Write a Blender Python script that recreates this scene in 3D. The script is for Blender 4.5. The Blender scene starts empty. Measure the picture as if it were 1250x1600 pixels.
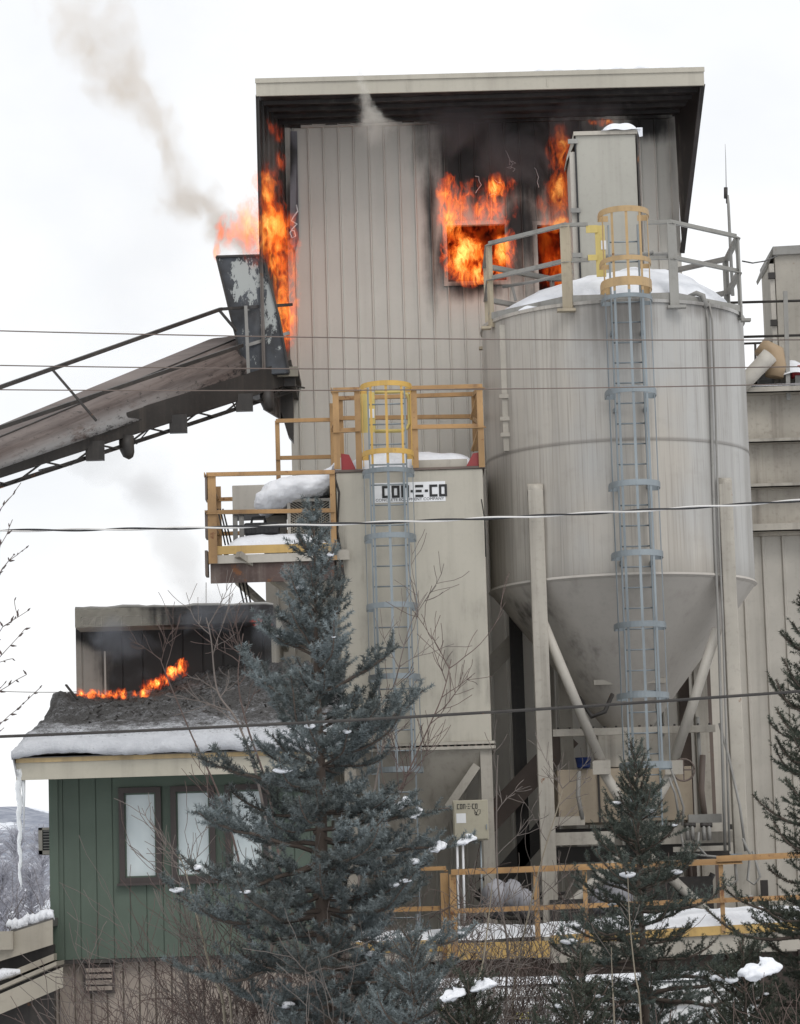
import bpy, math, random
import numpy as np
from mathutils import Vector, Matrix
R = math.radians
random.seed(7)
sc = bpy.context.scene
COL = sc.collection

# ------------------------------------------------------------------ camera
F, CX, CY = 4500.0, 625.0, 800.0
PITCH, ROLL, EYE = math.atan(600/4500.0), 0.030, 3.5
cam_d = bpy.data.cameras.new('camera')
cam = bpy.data.objects.new('camera', cam_d); COL.objects.link(cam)
CR = Matrix.Rotation(math.pi/2+PITCH, 4, 'X') @ Matrix.Rotation(-ROLL, 4, 'Z')
cam.matrix_world = Matrix.Translation((0, 0, EYE)) @ CR
cam_d.sensor_fit = 'HORIZONTAL'; cam_d.sensor_width = 36; cam_d.lens = 36*F/1250
cam_d.clip_start = 0.5; cam_d.clip_end = 12000
sc.camera = cam

def at(px, py, Y):
    """world point at depth Y seen at photo pixel (px, py)"""
    d = CR.to_3x3() @ Vector(((px-CX)/F, (CY-py)/F, -1))
    return Vector((0, 0, EYE)) + d*(Y/d.y)

# ------------------------------------------------------------------ world, sun, exposure
SUN_EL, SUN_AZ = R(48), R(25)          # azimuth: sun behind the camera, a little to the right
w = bpy.data.worlds.new('World'); sc.world = w; w.use_nodes = True
nt = w.node_tree; nt.nodes.clear()
out = nt.nodes.new('ShaderNodeOutputWorld')
bg = nt.nodes.new('ShaderNodeBackground'); bg.inputs[1].default_value = 0.10
sky = nt.nodes.new('ShaderNodeTexSky'); sky.sky_type = 'NISHITA'; sky.sun_disc = False
sky.sun_elevation = SUN_EL; sky.sun_rotation = math.pi-SUN_AZ; sky.air_density = 1; sky.dust_density = 6
# overcast cloud deck over the blue sky: pale, even, faintly mottled
tc = nt.nodes.new('ShaderNodeTexCoord')
mp = nt.nodes.new('ShaderNodeMapping'); mp.inputs['Scale'].default_value = (5, 5, 9)
no = nt.nodes.new('ShaderNodeTexNoise'); no.inputs['Scale'].default_value = 1.3; no.inputs['Detail'].default_value = 5
rp = nt.nodes.new('ShaderNodeValToRGB')
rp.color_ramp.elements[0].position = 0.30; rp.color_ramp.elements[0].color = (9.6, 9.85, 10.2, 1)
rp.color_ramp.elements[1].position = 0.62; rp.color_ramp.elements[1].color = (11.2, 11.3, 11.4, 1)
mx = nt.nodes.new('ShaderNodeMix'); mx.data_type = 'RGBA'; mx.inputs[0].default_value = 0.94
nt.links.new(tc.outputs['Generated'], mp.inputs[0]); nt.links.new(mp.outputs[0], no.inputs[0])
nt.links.new(no.outputs[0], rp.inputs[0])
nt.links.new(sky.outputs[0], mx.inputs[6]); nt.links.new(rp.outputs[0], mx.inputs[7])
nt.links.new(mx.outputs[2], bg.inputs[0]); nt.links.new(bg.outputs[0], out.inputs[0])
sd = bpy.data.lights.new('sun', 'SUN'); sd.energy = 1.0; sd.angle = R(25); sd.color = (1, .965, .92)
so = bpy.data.objects.new('sun', sd); COL.objects.link(so)
sdir = Vector((math.sin(SUN_AZ)*math.cos(SUN_EL), -math.cos(SUN_AZ)*math.cos(SUN_EL), math.sin(SUN_EL)))
so.rotation_euler = sdir.to_track_quat('Z', 'Y').to_euler(); so.location = (10, -10, 60)
sc.view_settings.view_transform = 'Standard'; sc.view_settings.look = 'None'
sc.view_settings.exposure = 0.0; sc.view_settings.gamma = 1
try:
    sc.cycles.use_denoising = True
    sc.cycles.max_bounces = 6; sc.cycles.diffuse_bounces = 3; sc.cycles.glossy_bounces = 2
    sc.cycles.volume_bounces = 1; sc.cycles.transparent_max_bounces = 24
    sc.cycles.volume_step_rate = 1.0; sc.cycles.volume_max_steps = 96
    sc.cycles.sample_clamp_indirect = 4
except Exception: pass

# ------------------------------------------------------------------ helpers: objects
def tag(o, label=None, cat=None, group=None, kind=None):
    if label: o['label'] = label
    if cat: o['category'] = cat
    if group: o['group'] = group
    if kind: o['kind'] = kind
    return o
def thing(name, label, cat, base=(0, 0, 0), group=None, kind=None):
    o = bpy.data.objects.new(name, None); COL.objects.link(o); o.location = base
    o.empty_display_size = .2
    return tag(o, label, cat, group, kind)
V = Vector
class MB:
    def __init__(s): s.v = []; s.f = []; s.sm = []
    def add(s, vs, fs, sm=False):
        n = len(s.v); s.v += [tuple(v) for v in vs]; s.f += [tuple(i+n for i in f) for f in fs]; s.sm += [sm]*len(fs); return s
    def box(s, x0, x1, y0, y1, z0, z1):
        x0, x1 = sorted((x0, x1)); y0, y1 = sorted((y0, y1)); z0, z1 = sorted((z0, z1))
        return s.add([(x0,y0,z0),(x1,y0,z0),(x1,y1,z0),(x0,y1,z0),(x0,y0,z1),(x1,y0,z1),(x1,y1,z1),(x0,y1,z1)],
              [(0,3,2,1),(4,5,6,7),(0,1,5,4),(1,2,6,5),(2,3,7,6),(3,0,4,7)])
    def beam(s, p, q, w, h, up=(0, 0, 1)):
        p, q = V(p), V(q); d = (q-p).normalized(); up = V(up)
        if abs(d.dot(up)) > .98: up = V((0, 1, 0))
        r = d.cross(up).normalized(); u = r.cross(d).normalized()
        r *= w/2; u *= h/2
        vs = [p-r-u, p+r-u, p+r+u, p-r+u, q-r-u, q+r-u, q+r+u, q-r+u]
        return s.add(vs, [(0,1,2,3),(7,6,5,4),(0,4,5,1),(1,5,6,2),(2,6,7,3),(3,7,4,0)])
    def angle(s, p, q, w, t=.012, side=1, up=(0, 0, 1)):
        """L section steel between two points"""
        p, q = V(p), V(q); d = (q-p).normalized(); up = V(up)
        if abs(d.dot(up)) > .98: up = V((0, 1, 0))
        r = d.cross(up).normalized()*side; u = r.cross(d).normalized()*side
        s.beam(p, q, w, t, up); off = r*(-w/2+t/2) + u*(w/2)
        return s.beam(p+off, q+off, t, w-t*.2, up)
    def tube(s, pts, r, n=8, cap=True, sm=True):
        pts = [V(p) for p in pts]; m = len(pts)
        rr = r if isinstance(r, (list, tuple)) else [r]*m
        vs = []; fs = []; pu = None
        for i, p in enumerate(pts):
            d = (pts[min(i+1, m-1)]-pts[max(i-1, 0)]).normalized()
            if pu is None:
                pu = V((0, 0, 1)) if abs(d.z) < .9 else V((0, 1, 0))
            a = d.cross(pu).normalized(); b = a.cross(d).normalized(); pu = b
            for k in range(n):
                t = 2*math.pi*k/n
                vs.append(p + a*math.cos(t)*rr[i] + b*math.sin(t)*rr[i])
        for i in range(m-1):
            for k in range(n):
                fs.append((i*n+k, i*n+(k+1) % n, (i+1)*n+(k+1) % n, (i+1)*n+k))
        s.add(vs, fs, sm)
        if cap:
            b0 = len(s.v)-len(vs)
            s.f.append(tuple(b0+k for k in range(n))[::-1]); s.sm.append(False)
            s.f.append(tuple(b0+(m-1)*n+k for k in range(n))); s.sm.append(False)
        return s
    def lathe(s, c, prof, n=48, a0=0, a1=2*math.pi, sm=True):
        full = abs(a1-a0-2*math.pi) < 1e-6; m = n if full else n+1
        vs = []; fs = []
        for (r, z) in prof:
            for k in range(m):
                t = a0+(a1-a0)*k/n
                vs.append((c[0]+r*math.cos(t), c[1]+r*math.sin(t), c[2]+z))
        for i in range(len(prof)-1):
            for k in range(n):
                k2 = (k+1) % m
                fs.append((i*m+k, i*m+k2, (i+1)*m+k2, (i+1)*m+k))
        return s.add(vs, fs, sm)
    def prism(s, poly, ext):
        n = len(poly); ext = V(ext); P = [V(p) for p in poly]
        vs = P+[p+ext for p in P]
        fs = [tuple(range(n))[::-1], tuple(range(n, 2*n))]+[(i, (i+1) % n, n+(i+1) % n, n+i) for i in range(n)]
        return s.add(vs, fs)
    def build(s, name, mat, parent=None, label=None, bevel=0, solid=0):
        me = bpy.data.meshes.new(name); me.from_pydata(s.v, [], s.f); me.update()
        me.polygons.foreach_set('use_smooth', s.sm)
        if mat: me.materials.append(mat)
        o = bpy.data.objects.new(name, me); COL.objects.link(o)
        if parent is not None:
            o.parent = parent
            if parent.type == 'EMPTY': o.matrix_parent_inverse = Matrix.Translation(-parent.location)
        if bevel:
            b = o.modifiers.new('b', 'BEVEL'); b.width = bevel; b.segments = 2; b.limit_method = 'ANGLE'
        if solid:
            b = o.modifiers.new('s', 'SOLIDIFY'); b.thickness = solid; b.offset = 0
        if label: o['label'] = label
        return o
def rect(x0, y0, x1, y1, Y):
    """pixel rectangle at depth Y -> X0, X1, Zbottom, Ztop"""
    ym = (y0+y1)/2; xm = (x0+x1)/2
    return at(x0, ym, Y).x, at(x1, ym, Y).x, at(xm, y1, Y).z, at(xm, y0, Y).z
def vx(px, py, Y): return at(px, py, Y).x
def vz(px, py, Y): return at(px, py, Y).z

# ------------------------------------------------------------------ helpers: materials
class N:
    def __init__(s, name):
        s.m = bpy.data.materials.new(name); s.m.use_nodes = True; s.t = s.m.node_tree; s.t.nodes.clear()
        s.o = s.t.nodes.new('ShaderNodeOutputMaterial'); s.pos = s.n('ShaderNodeNewGeometry').outputs['Position']
    def n(s, k, **kw):
        x = s.t.nodes.new(k)
        for a, b in kw.items(): setattr(x, a, b)
        return x
    def put(s, sock, v):
        if hasattr(v, 'links') or isinstance(v, bpy.types.NodeSocket): s.t.links.new(v, sock)
        elif v is not None: sock.default_value = v
    def math(s, op, a, b=None, clamp=False):
        x = s.n('ShaderNodeMath', operation=op); x.use_clamp = clamp; s.put(x.inputs[0], a); s.put(x.inputs[1], b); return x.outputs[0]
    def vm(s, op, a, b=None):
        x = s.n('ShaderNodeVectorMath', operation=op); s.put(x.inputs[0], a); s.put(x.inputs[1], b)
        return x.outputs['Value'] if op in ('LENGTH', 'DOT_PRODUCT', 'DISTANCE') else x.outputs[0]
    def noise(s, vec=None, scale=(1, 1, 1), sc_=1.0, det=4, rough=.55, off=(0, 0, 0), col=False, dist=0):
        mpn = s.n('ShaderNodeMapping'); s.put(mpn.inputs[0], vec or s.pos); mpn.inputs['Scale'].default_value = scale
        mpn.inputs['Location'].default_value = off
        x = s.n('ShaderNodeTexNoise'); s.put(x.inputs['Vector'], mpn.outputs[0]); x.inputs['Scale'].default_value = sc_
        x.inputs['Detail'].default_value = det; x.inputs['Roughness'].default_value = rough; x.inputs['Distortion'].default_value = dist
        return x.outputs[1 if col else 0]
    def ramp(s, v, lo, hi, a=0.0, b=1.0, smooth=True):
        x = s.n('ShaderNodeMapRange'); x.interpolation_type = 'SMOOTHSTEP' if smooth else 'LINEAR'
        s.put(x.inputs[0], v); x.inputs[1].default_value = lo; x.inputs[2].default_value = hi
        x.inputs[3].default_value = a; x.inputs[4].default_value = b; return x.outputs[0]
    def mix(s, f, a, b):
        x = s.n('ShaderNodeMix', data_type='RGBA'); s.put(x.inputs[0], f)
        for k, v in ((6, a), (7, b)):
            if isinstance(v, tuple) and len(v) == 3: v = v+(1,)
            s.put(x.inputs[k], v)
        return x.outputs[2]
    def mul(s, c, f):
        x = s.n('ShaderNodeVectorMath', operation='SCALE'); s.put(x.inputs[0], c); s.put(x.inputs['Scale'], f); return x.outputs[0]
    def ball(s, vec, c, r):
        d = s.vm('SUBTRACT', vec, tuple(c)); d = s.vm('MULTIPLY', d, (1/r[0], 1/r[1], 1/r[2]))
        return s.math('SUBTRACT', 1.0, s.vm('LENGTH', d))
    def colramp(s, v, stops):
        x = s.n('ShaderNodeValToRGB'); s.put(x.inputs[0], v); e = x.color_ramp.elements
        while len(e) < len(stops): e.new(0.5)
        for k, (p, c) in enumerate(stops): e[k].position = p; e[k].color = (c[0], c[1], c[2], 1)
        return x.outputs[0]
    def surf(s, col, rough=.6, metal=0, bump=None, bstr=.3, bdist=.01, spec=.4, **kw):
        b = s.n('ShaderNodeBsdfPrincipled')
        if isinstance(col, tuple) and len(col) == 3: col = col+(1,)
        s.put(b.inputs['Base Color'], col); s.put(b.inputs['Roughness'], rough); s.put(b.inputs['Metallic'], metal)
        b.inputs['Specular IOR Level'].default_value = spec
        for k, v in kw.items(): s.put(b.inputs[k.replace('_', ' ')], v)
        if bump is not None:
            u = s.n('ShaderNodeBump'); u.inputs['Strength'].default_value = bstr; u.inputs['Distance'].default_value = bdist
            s.put(u.inputs['Height'], bump); s.t.links.new(u.outputs[0], b.inputs['Normal'])
        s.t.links.new(b.outputs[0], s.o.inputs[0]); return s.m

def steel(name, col, var=.12, streak=.25, soot_shade=(), rust=0.0, rough=.55, metal=0, grime=(.10, .085, .07), soot=(.016, .014, .013),
          sootnoise=.5, bump=.15, fleck=0.0, streak_scale=5.0, softs=(0.0, .55), alt=None, altx=None, rustcol=(.16, .065, .025)):
    g = N(name)
    big = g.noise(sc_=.9, det=3)
    fine = g.noise(sc_=14, det=4)
    st = g.noise(scale=(streak_scale, streak_scale, .22), sc_=1, det=5, rough=.6)
    c = col
    if alt:
        f = g.ramp(g.noise(scale=(1.1, 1.1, .25), sc_=1, det=3), .38, .62)
        c = g.mix(f, col, alt)
    base = g.mul(g.mix(0.0, c, c), g.ramp(big, .25, .75, 1-var, 1+var))
    base = g.mix(g.math('MULTIPLY', g.ramp(st, .48, .78), streak), base, grime)
    base = g.mix(g.math('MULTIPLY', g.ramp(fine, .5, .8), streak*.5), base, grime)
    if rust:
        rn = g.noise(sc_=3.1, det=8, rough=.7, off=(3, 1, 7))
        base = g.mix(g.ramp(rn, .68-rust*.3, .74-rust*.22), base, rustcol)
    if soot_shade:
        f = None
        wob = g.noise(scale=(1.6, 1.6, .9), sc_=1.2, det=6, rough=.6, off=(5, 5, 5))
        wob2 = g.noise(scale=(9, 9, .6), sc_=1, det=3, off=(2, 5, 1))
        for (cc, rr, gain) in soot_shade:
            b = g.math('MULTIPLY', g.ball(g.pos, cc, rr), gain)
            f = b if f is None else g.math('MAXIMUM', f, b)
        f = g.math('ADD', f, g.math('MULTIPLY', g.math('SUBTRACT', wob, .5), sootnoise*1.8))
        f = g.math('ADD', f, g.math('MULTIPLY', g.math('SUBTRACT', wob2, .5), sootnoise))
        f = g.ramp(f, softs[0], softs[1])
        base = g.mix(f, base, soot)
    if fleck:
        fl = g.noise(scale=(3, 3, 1.3), sc_=2.2, det=9, rough=.75, off=(9, 2, 2))
        base = g.mix(g.ramp(fl, .60-fleck*.1, .63-fleck*.1), base, (.36, .38, .38))
    return g.surf(base, rough, metal, bump=fine, bstr=bump, bdist=.004)

M = {}
M['snow'] = None
def snow_mat(name, dirt=0, c=(.80, .82, .86)):
    g = N(name); f1 = g.noise(sc_=2.5, det=5); f2 = g.noise(sc_=40, det=3)
    col = g.mix(g.ramp(f1, .3, .7), tuple(x*.9 for x in c), c)
    if dirt: col = g.mix(g.math('MULTIPLY', g.ramp(g.noise(sc_=11, det=8, rough=.75), .5, .66), dirt), col, (.12, .11, .10))
    return g.surf(col, .75, bump=g.math('ADD', f1, g.math('MULTIPLY', f2, .15)), bstr=.6, bdist=.06, spec=.25)
def ruffle(o, s=.05, size=.3, cut=0):
    t = bpy.data.textures.new('ruffle', 'CLOUDS'); t.noise_scale = size; t.noise_depth = 3
    if cut: b = o.modifiers.new('c', 'SUBSURF'); b.levels = b.render_levels = cut
    d = o.modifiers.new('d', 'DISPLACE'); d.texture = t; d.texture_coords = 'GLOBAL'; d.strength = s; d.mid_level = .5
    return o
M['snow'] = snow_mat('clean_snow'); M['snow2'] = snow_mat('sooty_snow', .7)
TAN = (.44, .415, .37); TAN2 = (.40, .385, .35); YEL = (.37, .225, .10); GALV = (.225, .255, .272)
M['tan'] = steel('tan_painted_steel', TAN)
M['tan_d'] = steel('weathered_tan_steel', (.36, .335, .29), var=.2, streak=.5, rust=.08)
M['yel'] = steel('yellow_painted_steel', YEL, var=.25, streak=.65, rust=.30, grime=(.13, .075, .045))
M['toe'] = steel('yellow_toe_board_paint', (.50, .335, .12), var=.18, streak=.5, rust=.16, grime=(.20, .12, .06))
M['yelb'] = steel('bright_yellow_paint', (.58, .46, .16), var=.1, streak=.3)
M['galv'] = steel('galvanised_steel', GALV, var=.2, streak=.3, rough=.45, metal=.35, grime=(.13, .15, .17))
M['galv_w'] = steel('grey_weathered_steel', (.25, .245, .23), var=.2, streak=.5, rust=.06)
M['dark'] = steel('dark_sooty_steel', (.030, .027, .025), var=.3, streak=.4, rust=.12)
M['brownsteel'] = steel('brown_grimy_steel', (.13, .10, .085), var=.3, streak=.6, rust=.15)
M['bark'] = steel('bark', (.11, .085, .07), var=.3, streak=.5, bump=.8, rough=.9)
M['black'] = steel('black_plastic', (.02, .02, .022), streak=.05)
M['red'] = steel('red_primer', (.30, .035, .04), streak=.3)
M['white'] = steel('white_vinyl', (.70, .71, .72), streak=.12, grime=(.3, .3, .3))
M['ink'] = steel('black_ink', (.02, .02, .02), streak=.0)

# ================================================================== ground and hills
def grid(x0, x1, nx, y0, y1, ny, fz):
    xs = [x0+(x1-x0)*i/nx for i in range(nx+1)]; ys = [y0+(y1-y0)*j/ny for j in range(ny+1)]
    vs = [(x, y, fz(x, y)) for y in ys for x in xs]
    fs = [(j*(nx+1)+i, j*(nx+1)+i+1, (j+1)*(nx+1)+i+1, (j+1)*(nx+1)+i) for j in range(ny) for i in range(nx)]
    return vs, fs
def h2(x, y):
    return (math.sin(x*1.3+y*.7)+math.sin(x*.37-y*1.9+1)+math.sin(x*2.9+y*2.3+4)*.4)/2.4
mb = MB()
vs, fs = grid(-60, 60, 120, 5, 110, 105, lambda x, y: .12*h2(x*.5, y*.5)+.05*h2(x*2, y*2))
mb.add(vs, fs, True)
tag(mb.build('ground', M['snow']), kind='structure')
mb = MB()
for (a, b, c, d, z) in ((-5000, -60, -400, 9000, -.3), (60, 5000, -400, 9000, -.3), (-60, 60, 110, 9000, -.3), (-60, 60, -400, 5, -.3)):
    mb.add([(a, c, z), (b, c, z), (b, d, z), (a, d, z)], [(0, 1, 2, 3)])
tag(mb.build('snowfield', M['snow']), kind='structure')

def hills():
    g = N('frosty_hazed_hill')
    n1 = g.noise(scale=(.011, .004, .035), sc_=1, det=7, rough=.65); n2 = g.noise(scale=(.12, .05, .3), sc_=1, det=5, rough=.7)
    c = g.mix(g.ramp(n2, .35, .65), (.20, .22, .27), (.34, .36, .41))  # distance haze is painted into these pale frosted-wood tones
    c = g.mix(g.ramp(n1, .52, .56), c, (.70, .73, .78))
    m = g.surf(c, .95, spec=.05)
    mb = MB()
    def fz(x, y):
        t = max(0, min(1, (y-650)/500)); t = t*t*(3-2*t)
        return -.5+t*(44+7*math.sin(x*.006+1)+4*math.sin(x*.017)+2.0*math.sin(x*.06)+1.2*math.sin(x*.19+2)) + 3*math.sin(x*.01+y*.012)*t
    vs, fs = grid(-900, 900, 150, 640, 1500, 30, fz); mb.add(vs, fs, True)
    tag(mb.build('hills', m), kind='structure')
    # nearer frosty rise with scrub
    g = N('snowy_scrub_slope')
    n1 = g.noise(scale=(.10, .05, .5), sc_=1, det=7, rough=.7)
    c = g.mix(g.ramp(n1, .46, .54), (.70, .73, .78), (.27, .27, .30))
    m = g.surf(c, .95, spec=.05)
    mb = MB()
    def fz2(x, y):
        t = max(0, min(1, (y-150)/160)); t = t*t*(3-2*t)
        return -.4+t*(5.6+1.0*math.sin(x*.05+1)+.7*math.sin(x*.13)+.3*math.sin(x*.4)-x*.012)
    vs, fs = grid(-260, 260, 200, 145, 480, 40, fz2); mb.add(vs, fs, True)
    tag(mb.build('snowy_slope', m), kind='structure')
    gf = N('hoarfrost_twigs'); mf = gf.surf(gf.mix(gf.noise(sc_=2.0), (.20, .19, .21), (.55, .56, .62)), .9)
    # frosted trees standing on the slope, one thing each
    rr = random.Random(3)
    def tr(px, Yd, hh):
        x = vx(px, 1400, Yd); z = fz2(x, Yd)
        o = thing('frosted_tree', FLAB.pop(0), 'tree', (x, Yd, z), group='frosted trees on the far slope')
        tk = MB().tube([(x, Yd, z-.3), (x+.1, Yd, z+hh*.5), (x, Yd, z+hh)], [.22, .12, .03], 5); tk.build('trunk', mf, o)
        cr = MB()
        for k in range(150):
            zz = z+hh*(.15+.85*rr.random()); a = rr.random()*6.283; rad = hh*.42*math.sin(min(1, (zz-z)/hh+.1)*2.6)
            p = V((x, Yd, zz-.2*hh*rr.random())); q = V((x+math.cos(a)*rad*rr.uniform(.3, 1), Yd+math.sin(a)*rad, zz+rr.random()*hh*.12))
            cr.tube([p, (p+q)/2+V((0, 0, .15)), q], [.045, .03, .012], 3, cap=False)
            for _ in range(4):
                u = p.lerp(q, rr.uniform(.4, 1)); cr.tube([u, u+V((rr.gauss(0, .35), rr.gauss(0, .3), rr.uniform(.1, .6)))], [.022, .008], 3, cap=False)
        cr.build('crown', mf, o)
    for args in ((4, 200, 5.5), (26, 230, 6.8), (48, 215, 4.4), (66, 250, 6.2), (-14, 240, 7.0)): tr(*args)
FLAB = ['frosted bare tree on the slope at the left edge of the photo', 'tallest frosted bare tree beside the hanging icicle',
        'small frosted bare tree on the slope right of the icicle', 'frosted bare tree just left of the green wall below the air conditioner',
        'frosted bare tree mostly cut off by the left edge']
hills()

# ================================================================== ribbed sheet
def ribwall(mb, X0, X1, Z0, Z1, Y, pitch=.25, rib=.018, dep=.03, holes=(), off=0.0, screws=0.0, axis='x', prof=None):
    xs = set([X0, X1]); ribs = []
    k = math.ceil((X0-off+rib)/pitch)
    while off+k*pitch < X1-rib:
        c = off+k*pitch; ribs.append(c); xs.update((c-rib, c-rib*.5, c+rib*.5, c+rib)); k += 1
    for h in holes: xs.update((h[0], h[1]))
    xs = sorted(x for x in xs if X0-1e-6 <= x <= X1+1e-6)
    def yy(x):
        for c in ribs:
            if abs(x-c) <= rib*.51: return Y-dep
        return Y
    P = (lambda x, y, z: (x, y, z)) if axis == 'x' else (lambda x, y, z: (y, x, z))
    for a, b in zip(xs, xs[1:]):
        if b-a < 1e-5: continue
        m = (a+b)/2; segs = [(Z0, Z1)]
        for (ha, hb, hz0, hz1) in holes:
            if ha <= m <= hb:
                ns = []
                for (s0, s1) in segs:
                    if hz0 > s0: ns.append((s0, min(s1, hz0)))
                    if hz1 < s1: ns.append((max(s0, hz1), s1))
                segs = ns
        for (s0, s1) in segs:
            if s1-s0 > 1e-4: mb.add([P(a, yy(a), s0), P(b, yy(b), s0), P(b, yy(b), s1), P(a, yy(a), s1)], [(0, 1, 2, 3)])
    if screws:
        z = Z0+.3
        while z < Z1:
            for c in ribs:
                x = c+rib+.03
                if any(h[0]-.03 < x < h[1]+.03 and h[2] < z < h[3] for h in holes): continue
                mb.add([P(x-.008, Y-.006, z-.008), P(x+.008, Y-.006, z-.008), P(x+.008, Y-.006, z+.008), P(x-.008, Y-.006, z+.008)], [(0, 1, 2, 3)])
            z += screws

# ================================================================== burning tower
YT = 46.0
def tower():
    TX0, TX1 = vx(451, 400, YT), vx(1058, 300, YT)
    Ztop = vz(750, 192, YT)
    Yf = 44.3
    FX0, FX1 = vx(400, 140, Yf), vx(1100, 120, Yf)
    w1 = rect(699, 352, 790, 440, YT); w2 = rect(841, 352, 895, 480, YT)
    def P(px, py, Y=YT): return tuple(at(px, py, Y))
    soot_shade = [(P(785, 235), (1.6, 3, 1.25), 2.0), (P(720, 170), (1.2, 3, .7), 1.6), (P(672, 340), (.20, 3, 1.7), 1.0), (P(690, 400), (.22, 3, .75), .9), (P(812, 360), (.42, 3, 1.6), 1.1),
             (P(800, 420), (.45, 3, .7), .8), (P(745, 450), (.75, 3, .28), .9), (P(890, 250), (1.0, 3, 1.7), 1.3), (P(1015, 195), (.60, 3, .42), 1.4),
             (P(560, 185), (1.6, 3, .16), .9), (P(1050, 330), (.12, 3, 1.6), .4), (P(452, 330), (.12, 3, 1.5), 1.0)]
    M['tower_wall'] = steel('tower_siding', (.50, .48, .435), var=.05, streak=.12, soot_shade=soot_shade, sootnoise=.6, bump=.06, softs=(-.05, .95))
    M['char'] = steel('charred_metal', (.024, .020, .019), var=.5, streak=.5, rust=.15, rustcol=(.05, .02, .013), grime=(.07, .06, .055), bump=.6)
    M['fin_r'] = steel('half_burnt_siding', (.30, .27, .235), var=.1, soot_shade=[(P(1095, 140, 44.5), (.9, 3, 1.6), 1.2), (P(1085, 330, 45), (.22, 4, 2.8), 1.0)], sootnoise=.6)
    M['fin_l'] = steel('scorched_fin_siding', (.10, .085, .075), var=.3, soot_shade=[(P(425, 260, 45), (.7, 3, 2.2), 1.5)], sootnoise=.5, rust=.2)
    M['fascia'] = steel('fascia_steel', (.40, .375, .315), var=.06, streak=.2)
    t = thing('burning_tower', 'tall tan ribbed metal tower with flames in its two upper windows', 'building', (1.3, YT, 0))
    mb = MB()
    ribwall(mb, TX0, TX1, 0, Ztop, YT, pitch=.247, holes=[w1, w2], off=TX0+.12, screws=1.35)
    mb.build('front_wall', M['tower_wall'], t)
    mb = MB()
    ribwall(mb, YT+.02, YT+6, 0, Ztop, TX0, pitch=.25, axis='y'); mb.build('side_wall', M['tower_wall'], t)
    mb = MB(); mb.add([(TX1, YT, 0), (TX1, YT+6, 0), (TX1, YT+6, Ztop), (TX1, YT, Ztop)], [(0, 1, 2, 3)])
    mb.build('side_wall', M['tower_wall'], t)
    mb = MB().add([(TX0, YT+6, 0), (TX1, YT+6, 0), (TX1, YT+6, Ztop), (TX0, YT+6, Ztop)], [(0, 1, 2, 3)]); mb.build('rear_wall', M['tower_wall'], t)
    # interior floor and back lining that the windows show
    mb = MB().box(TX0+.1, TX1-.1, YT+1.6, YT+1.7, w2[2]-1.5, Ztop-.2)
    mb.box(TX0+.1, TX1-.1, YT+.12, YT+1.6, w2[2]-.6, w2[2]-.5); mb.build('room_lining', M['char'], t)
    # corner trims
    mb = MB().box(TX0-.03, TX0+.07, YT-.045, YT+.05, 0, Ztop); mb.box(TX1-.08, TX1+.02, YT-.045, YT+.05, 0, Ztop)
    mb.build('corner_trim', M['tower_wall'], t)
    # buckled bluish strip with curling paint
    g = M['peel'] = steel('heat_blued_trim', (.20, .20, .22), var=.3, streak=.3, soot_shade=[(P(455, 250), (.2, 3, .6), .7)])
    mb = MB().prism([P(454, 205, YT-.06), P(464, 205, YT-.06), P(467, 372, YT-.10), P(461, 392, YT-.06), P(453, 380, YT-.06)], (0, .05, 0))
    pk = mb.build('buckled_trim', g, t)
    mb = MB(); c = [(463, 320), (465, 330), (459, 338), (455, 345), (464, 350), (457, 357), (453, 364), (456, 372), (462, 369), (460, 361), (455, 360)]
    mb.tube([P(x, y, YT-.17) for x, y in c], .012, 5); mb.build('peeled_paint_strip', M['white'], pk)
    # threads of peeled paint on the scorched wall
    rr = random.Random(5)
    for (x, y) in ((790, 235), (796, 250), (772, 280), (765, 300), (742, 275), (800, 262), (1010, 165), (1035, 160), (800, 150), (835, 262)):
        pts = []; 
        for k in range(6):
            pts.append(P(x, y, YT-.06-rr.random()*.04)); x += rr.uniform(-7, 7); y += rr.uniform(-3, 9)
        MB().tube(pts, .0045, 4).build('peeled_paint_strip', M['white'], t)
    # window frames
    for w in (w1, w2):
        mb = MB(); fw = .07
        mb.box(w[0]-fw, w[0], YT-.05, YT+.06, w[2]-fw, w[3]+fw); mb.box(w[1], w[1]+fw, YT-.05, YT+.06, w[2]-fw, w[3]+fw)
        mb.box(w[0], w[1], YT-.05, YT+.06, w[3], w[3]+fw); mb.box(w[0], w[1], YT-.055, YT+.06, w[2]-fw, w[2])
        fr = mb.build('window_frame', M['tower_wall'], t)
        if w is w1:
            mb = MB().prism([(w[0], YT-.02, w[2]), (w[1], YT-.02, w[2]), (w[1], YT-.02, w[2]+.16), (w[1]-.3, YT-.02, w[2]+.08), (w[0]+.45, YT-.02, w[2]+.10), (w[0]+.1, YT-.02, w[2]+.3), (w[0], YT-.02, w[2]+.55)], (0, .03, 0))
            mb.build('charred_sash', M['char'], fr)
    # roof slab, fascia, soffit
    Zs = Ztop+.0
    zfl, zfr = vz(400, 150, Yf), vz(1100, 133, Yf); ztl, ztr = vz(400, 125, Yf), vz(1100, 107, Yf)
    mb = MB()
    mb.add([(FX0, Yf, zfl), (FX1, Yf, zfr), (FX1, Yf, ztr), (FX0, Yf, ztl), (FX0, Yf+.04, zfl), (FX1, Yf+.04, zfr), (FX1, Yf+.04, ztr), (FX0, Yf+.04, ztl)],
           [(0,1,2,3),(7,6,5,4),(0,4,5,1),(1,5,6,2),(2,6,7,3),(3,7,4,0)])
    fa = mb.build('fascia', M['fascia'], t)
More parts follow.
